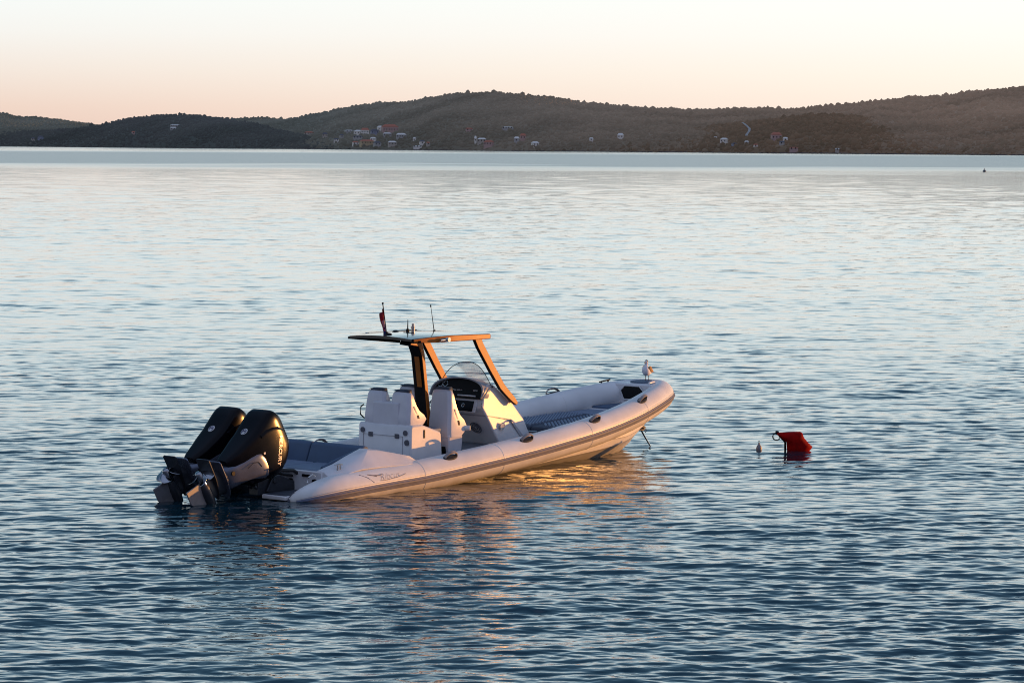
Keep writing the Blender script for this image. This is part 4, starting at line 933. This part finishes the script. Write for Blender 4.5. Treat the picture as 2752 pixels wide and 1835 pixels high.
def forest(name, G, n, ridge_n, m):
    us = G['us']; u = rng.uniform(us[0], us[-1], n); t = rng.uniform(0.004, 1, n)**.9
    u = np.concatenate([u, rng.uniform(us[0], us[-1], ridge_n)]); t = np.concatenate([t, rng.uniform(.97, 1.03, ridge_n)])
    P = sample(G, u, t); k = len(u)
    clump = .5+.5*np.sin(u/17.)*np.sin(u/41.+2)
    size = np.clip(rng.lognormal(.36, .36, k), .7, 3.6)*(1+.3*clump*(rng.random(k) < .4)); tall = rng.uniform(.6, 1.1, k)
    size = np.where(P[:,2] < 1, size*.6, size)
    V = ICO_V[None]*np.stack([size, size, size*tall], -1)[:,None,:]*(1+rng.uniform(-.28,.28,(k, len(ICO_V),1)))+P[:,None,:]+np.array([0,0,1])*(size*tall*.55)[:,None,None]
    F = (ICO_F[None]+(np.arange(k)*len(ICO_V))[:,None,None]).reshape(-1,3)
    me = bpy.data.meshes.new(name); V = V.reshape(-1,3); me.vertices.add(len(V)); me.vertices.foreach_set('co', V.ravel())
    me.loops.add(F.size); me.loops.foreach_set('vertex_index', F.ravel().astype(np.int32)); me.polygons.add(len(F)); me.polygons.foreach_set('loop_start', np.arange(0, F.size, 3, dtype=np.int32)); me.update(calc_edges=True)
    me.materials.append(m); o = bpy.data.objects.new(name, me); COL.objects.link(o); return o
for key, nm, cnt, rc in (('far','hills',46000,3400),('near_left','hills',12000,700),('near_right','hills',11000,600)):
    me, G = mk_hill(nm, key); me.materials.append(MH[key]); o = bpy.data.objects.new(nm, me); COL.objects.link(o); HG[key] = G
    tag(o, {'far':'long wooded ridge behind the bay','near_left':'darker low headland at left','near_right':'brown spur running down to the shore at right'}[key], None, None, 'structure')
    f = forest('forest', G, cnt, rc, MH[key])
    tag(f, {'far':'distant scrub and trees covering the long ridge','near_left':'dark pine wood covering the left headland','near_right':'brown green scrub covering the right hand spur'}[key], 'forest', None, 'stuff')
# rocky shoreline strip: pale irregular stones at the water line
bm = NB()
for i in range(900):
    u = random.uniform(-200, 2950); D = Ds(u)-random.uniform(-2, 6); s = random.uniform(.5, 1.6); x = D*(u-1376)/FPX
    bmesh.ops.create_icosphere(bm, subdivisions=1, radius=s, matrix=Matrix.Translation((x, D, .2))@Matrix.Diagonal((2.2,1,.55,1)))
M['rock'] = mat('shore_rock', (.16,.12,.10), .9, var=.3, vscale=.05)
tag(link('shore_rocks', bm, 'rock', None), 'pale rocks along the far waterline', 'rocks', None, 'stuff')

# ------------------------------------------------------------------ houses on the far shore
M['w_white'] = mat('wall_white', (.92,.82,.70), .8); M['w_grey'] = mat('wall_grey', (.50,.45,.40), .8); M['w_beige'] = mat('wall_beige', (.55,.46,.37), .8); M['w_pink'] = mat('wall_pink', (.58,.38,.32), .8)
M['w_blue'] = mat('wall_blue', (.36,.36,.42), .8); M['w_ochre'] = mat('wall_ochre', (.60,.44,.26), .8)
M['r_red'] = mat('roof_red', (.50,.17,.10), .85); M['r_grey'] = mat('roof_grey', (.13,.12,.13), .85); M['r_white'] = mat('roof_pale', (.85,.76,.66), .85)
def place(u, v):
    for key in ('near_left','near_right','far'):
        G = HG[key]; us = G['us']
        if not (us[0] < u < us[-1]): continue
        ts = np.linspace(0.002, .99, 300); P = sample(G, np.full(300, float(u)), ts)
        vv = vh(u)-(P[:,2]-CAM_H)/P[:,1]*FPX
        if vv.min() > v: continue
        j = int(np.argmax(vv < v)); return Vector(P[j])
    return Vector(sample(HG['far'], np.array([float(u)]), np.array([.01]))[0])
def house(u, v, wpx, hpx, wall, roof, label, grp='houses on the far hillside'):
    p = place(u, v); s = p.y/FPX; w = wpx*s*1.1; h = hpx*s*1.3; d = w*.7+3
    nm = 'house'; o = empty(nm, (p.x, p.y-5, p.z+1.5), R(random.uniform(-18, 18))); tag(o, label, 'house', grp)
    bm = NB(); box(bm, -w/2, w/2, -d/2, d/2, -5, h*.62); wl = link('wall', bm, wall, o, ang=30)
    bm = NB(); e = .35; z0 = h*.62; z1 = h
    a = [bm.verts.new(c) for c in ((-w/2-e,-d/2-e,z0),(w/2+e,-d/2-e,z0),(w/2+e,d/2+e,z0),(-w/2-e,d/2+e,z0),(-w/2+w*.18,0,z1),(w/2-w*.18,0,z1))]
    for f in ((0,1,5,4),(1,2,5),(2,3,4,5),(3,0,4),(3,2,1,0)): bm.faces.new([a[i] for i in f])
    link('roof', bm, roof, o, ang=20)
    nW = max(1, int(w/3.2))
    for k in range(nW):
        xx = -w/2+w*(k+.5)/nW; bm = NB(); box(bm, xx-.5, xx+.5, -d/2-.05, -d/2+.1, h*.62*.30, h*.62*.30+1.5); link('window', bm, 'blackmatt', o)
A = lambda a, b: (760+a/2.94, 300+b/2.94); B = lambda a, b: (1540+a/1.94, 200+b/1.94); C_ = lambda a, b: (a/2.94, 220+b/2.94)
HS = [
 (A(205,190),20,6,'w_beige','r_red','long beige house at the left edge of the hillside village'),
 (A(330,206),12,8,'w_beige','r_grey','square beige house just left of the hillside village centre'),
 (A(420,243),12,6,'w_white','r_grey','white house low on the slope at the left of the village'),
 (A(460,215),8,7,'w_grey','r_grey','small grey house between the beige and white houses, left in the village'),
 (A(520,170),20,4,'w_grey','r_white','low flat grey building at the upper left of the village'),
 (A(590,186),16,8,'w_white','r_white','bright white house in the upper row of the village'),
 (A(645,182),20,11,'w_white','r_red','white house under a red roof in the upper row of the village'),
 (A(720,184),18,9,'w_blue','r_grey','bluish house right of the white red-roofed one in the village'),
 (A(762,158),12,9,'w_white','r_white','white house topmost in the village beside the big red roof'),
 (A(840,165),38,14,'w_pink','r_red','largest village house with a broad red roof, at the top'),
 (A(820,200),20,6,'w_grey','r_white','pale low house directly below the broad red roof'),
 (A(930,215),24,9,'w_grey','r_white','grey and white house at the right end of the village'),
 (A(590,220),22,5,'w_grey','r_grey','long grey house in the middle row of the village'),
 (A(710,240),13,7,'w_white','r_white','pale house standing alone in the middle row of the village'),
 (A(570,270),14,7,'w_white','r_red','pale house at the left end of the village waterfront'),
 (A(660,266),32,9,'w_ochre','r_red','long ochre house on the village waterfront'),
 (A(742,277),16,8,'w_grey','r_grey','grey house right of the long ochre one on the waterfront'),
 (A(860,274),20,8,'w_beige','r_white','beige house with a pale roof on the waterfront, right part'),
 (A(1035,242),6,7,'w_white','r_white','tiny white hut among trees right of the village'),
 (A(1095,268),12,8,'w_white','r_grey','white house near the shore right of the village'),
 (A(1142,274),8,6,'w_beige','r_red','small beige house beside the white one right of the village'),
 (A(1060,294),20,3,'w_white','r_white','long low white shed on the shore right of the village'),
 (A(1465,163),16,6,'w_pink','r_red','pinkish house alone high on the middle slope'),
 (A(1770,147),26,4,'w_grey','r_white','long pale shed high on the slope below the summit'),
 (A(1515,250),5,12,'w_white','r_white','narrow white tower house on the middle shore'),
 (A(1565,250),20,8,'w_beige','r_white','beige house right of the narrow white tower'),
 (A(1620,275),20,10,'w_pink','r_red','house under a brown red roof on the middle shore'),
 (A(1890,227),14,11,'w_pink','r_red','tall pink house on the shore below the summit'),
 (A(1840,248),12,10,'w_grey','r_white','grey house left of the tall pink one'),
 (A(1985,281),15,9,'w_white','r_white','white boathouse with a rounded look at the water, below the summit'),
 (B(88,353),10,6,'w_white','r_white','single white house on the shore right of the boathouse'),
 (B(240,340),14,10,'w_white','r_white','brightest white house on the right hand shore, upper of a pair'),
 (B(226,354),16,8,'w_white','r_grey','white house just below the brightest one'),
 (B(300,340),18,7,'w_white','r_grey','wide white house right of the brightest one'),
 (B(374,346),18,7,'w_grey','r_white','pale grey house at the right end of the white row'),
 (B(733,345),6,5,'w_white','r_white','tiny white hut left of the dirt track'),
 (B(778,362),16,9,'w_white','r_white','white house below left of the dirt track'),
 (B(830,378),10,5,'w_blue','r_grey','small bluish house below the dirt track'),
 (B(895,370),10,6,'w_beige','r_white','small beige house at the foot of the dirt track'),
 (B(942,386),10,6,'w_white','r_red','small white house on the shore below the dirt track'),
 (B(1048,346),24,14,'w_pink','r_red','large brown pink house right of the dirt track'),
 (B(1096,356),12,8,'w_white','r_white','white house right of the large brown pink one'),
 (B(1078,373),12,7,'w_grey','r_grey','grey house below the large brown pink one'),
 (B(1022,362),8,7,'w_white','r_grey','narrow white house left of the large brown pink one'),
 (B(1140,401),20,5,'w_pink','r_red','low orange brown house on the shore right of the dirt track'),
 (B(1366,404),10,4,'w_beige','r_white','last tiny beige hut on the shore at right'),
 (C_(1382,360),22,4,'w_grey','r_white','pale flat house high on the left headland, upper of two'),
 (C_(1370,386),14,5,'w_grey','r_white','pale house high on the left headland, lower of two'),
 (C_(1055,418),7,5,'w_pink','r_red','tiny pink hut on the left headland'),
 (C_(325,464),12,8,'w_blue','r_grey','blue house near the shore at far left'),
 (C_(265,468),9,5,'w_beige','r_grey','beige hut beside the blue house at far left'),
]
for (uv, w, h, wl, rf, lb) in HS: house(uv[0], uv[1], w, h, wl, rf, lb)
# dirt track
M['dirt'] = mat('dirt_track', (.42,.37,.33), .9)
bm = NB(); prev = None
for a_, b_ in ((872,268),(885,276),(898,288),(910,300),(908,314),(896,330),(893,338)):
    u, v = B(a_, b_); p = place(u, v); q = [p+Vector((-1.3,-4,3.5)), p+Vector((1.3,-4,3.5))]; q = [bm.verts.new(x) for x in q]
    if prev: bm.faces.new((prev[0], prev[1], q[1], q[0]))
    prev = q
tag(link('path', bm, 'dirt'), 'pale dirt track zigzagging down the right hand slope', None, None, 'structure')

# ================================================================== LIGHT
SUN_AZ = R(20); SUN_EL = R(1.8)      # azimuth beyond +x toward +y
sd = Vector((math.cos(SUN_EL)*math.cos(SUN_AZ), math.cos(SUN_EL)*math.sin(SUN_AZ), math.sin(SUN_EL)))
sl = bpy.data.lights.new('sun', 'SUN'); sl.energy = 4.5; sl.angle = R(.5); sl.color = (1,.43,.11); so_ = bpy.data.objects.new('sun', sl); COL.objects.link(so_)
so_.rotation_mode = 'QUATERNION'; so_.rotation_quaternion = sd.to_track_quat('Z', 'Y')
w = bpy.data.worlds.new('World'); S.world = w; w.use_nodes = True; nt = w.node_tree; n = nt.nodes; l = nt.links; n.clear()
out = n.new('ShaderNodeOutputWorld'); bg = n.new('ShaderNodeBackground'); bg.inputs['Strength'].default_value = 1; l.new(bg.outputs[0], out.inputs[0])
sky = n.new('ShaderNodeTexSky'); sky.sky_type = 'NISHITA'; sky.sun_disc = False; sky.sun_elevation = SUN_EL; sky.sun_rotation = math.pi/2-SUN_AZ; sky.air_density = 1; sky.dust_density = 1.5
tc = n.new('ShaderNodeTexCoord'); sp = n.new('ShaderNodeSeparateXYZ'); l.new(tc.outputs['Generated'], sp.inputs[0])
asn = n.new('ShaderNodeMath'); asn.operation = 'ARCSINE'; l.new(sp.outputs['Z'], asn.inputs[0])
mr = n.new('ShaderNodeMapRange'); mr.inputs['From Min'].default_value = 0; mr.inputs['From Max'].default_value = math.pi/2; l.new(asn.outputs[0], mr.inputs['Value'])
def ramp(stops):
    r = n.new('ShaderNodeValToRGB'); e = r.color_ramp.elements; e[0].position = stops[0][0]/90; e[0].color = (*stops[0][1],1); e[1].position = stops[-1][0]/90; e[1].color = (*stops[-1][1],1)
    for d, c in stops[1:-1]:
        q = e.new(d/90); q.color = (*c,1)
    l.new(mr.outputs[0], r.inputs['Fac']); return r.outputs[0]
up = [(5,(.92,1.06,1.12)),(7.5,(.82,1.02,1.12)),(10.5,(.50,.72,.86)),(14.5,(.17,.34,.52)),(20,(.055,.155,.27)),(40,(.04,.105,.21)),(58,(.22,.30,.50)),(90,(.36,.45,.70))]
left = ramp([(0,(.80,.58,.50)),(.55,(.84,.64,.54)),(1.3,(.86,.77,.70)),(2.2,(.87,.89,.88)),(3.0,(.86,.93,.95))]+up)
right = ramp([(0,(1.0,.81,.67)),(.55,(1.0,.85,.74)),(1.3,(.99,.92,.82)),(2.2,(.96,.955,.93)),(3.0,(.92,.97,.97))]+up)
mx = n.new('ShaderNodeMix'); mx.data_type = 'RGBA'
mrx = n.new('ShaderNodeMapRange'); mrx.inputs['From Min'].default_value = -.18; mrx.inputs['From Max'].default_value = .20; l.new(sp.outputs['X'], mrx.inputs['Value']); l.new(mrx.outputs[0], mx.inputs['Factor'])
l.new(left, mx.inputs['A']); l.new(right, mx.inputs['B'])
# sky behind the viewer (away from the picture) is a brighter, softly lavender dusk sky
back = ramp([(0,(.16,.15,.22)),(10,(.20,.23,.38)),(30,(.27,.35,.58)),(58,(.27,.35,.56)),(90,(.36,.45,.70))])
mb = n.new('ShaderNodeMix'); mb.data_type = 'RGBA'; mry = n.new('ShaderNodeMapRange'); mry.inputs['From Min'].default_value = .15; mry.inputs['From Max'].default_value = -.35; l.new(sp.outputs['Y'], mry.inputs['Value'])
l.new(mry.outputs[0], mb.inputs['Factor']); l.new(mx.outputs['Result'], mb.inputs['A']); l.new(back, mb.inputs['B'])
# blend in a little of the physical sky
sc2 = n.new('ShaderNodeMix'); sc2.data_type = 'RGBA'; sc2.blend_type = 'ADD'; sc2.inputs['Factor'].default_value = .06; l.new(mb.outputs['Result'], sc2.inputs['A']); l.new(sky.outputs[0], sc2.inputs['B'])
l.new(sc2.outputs['Result'], bg.inputs['Color'])
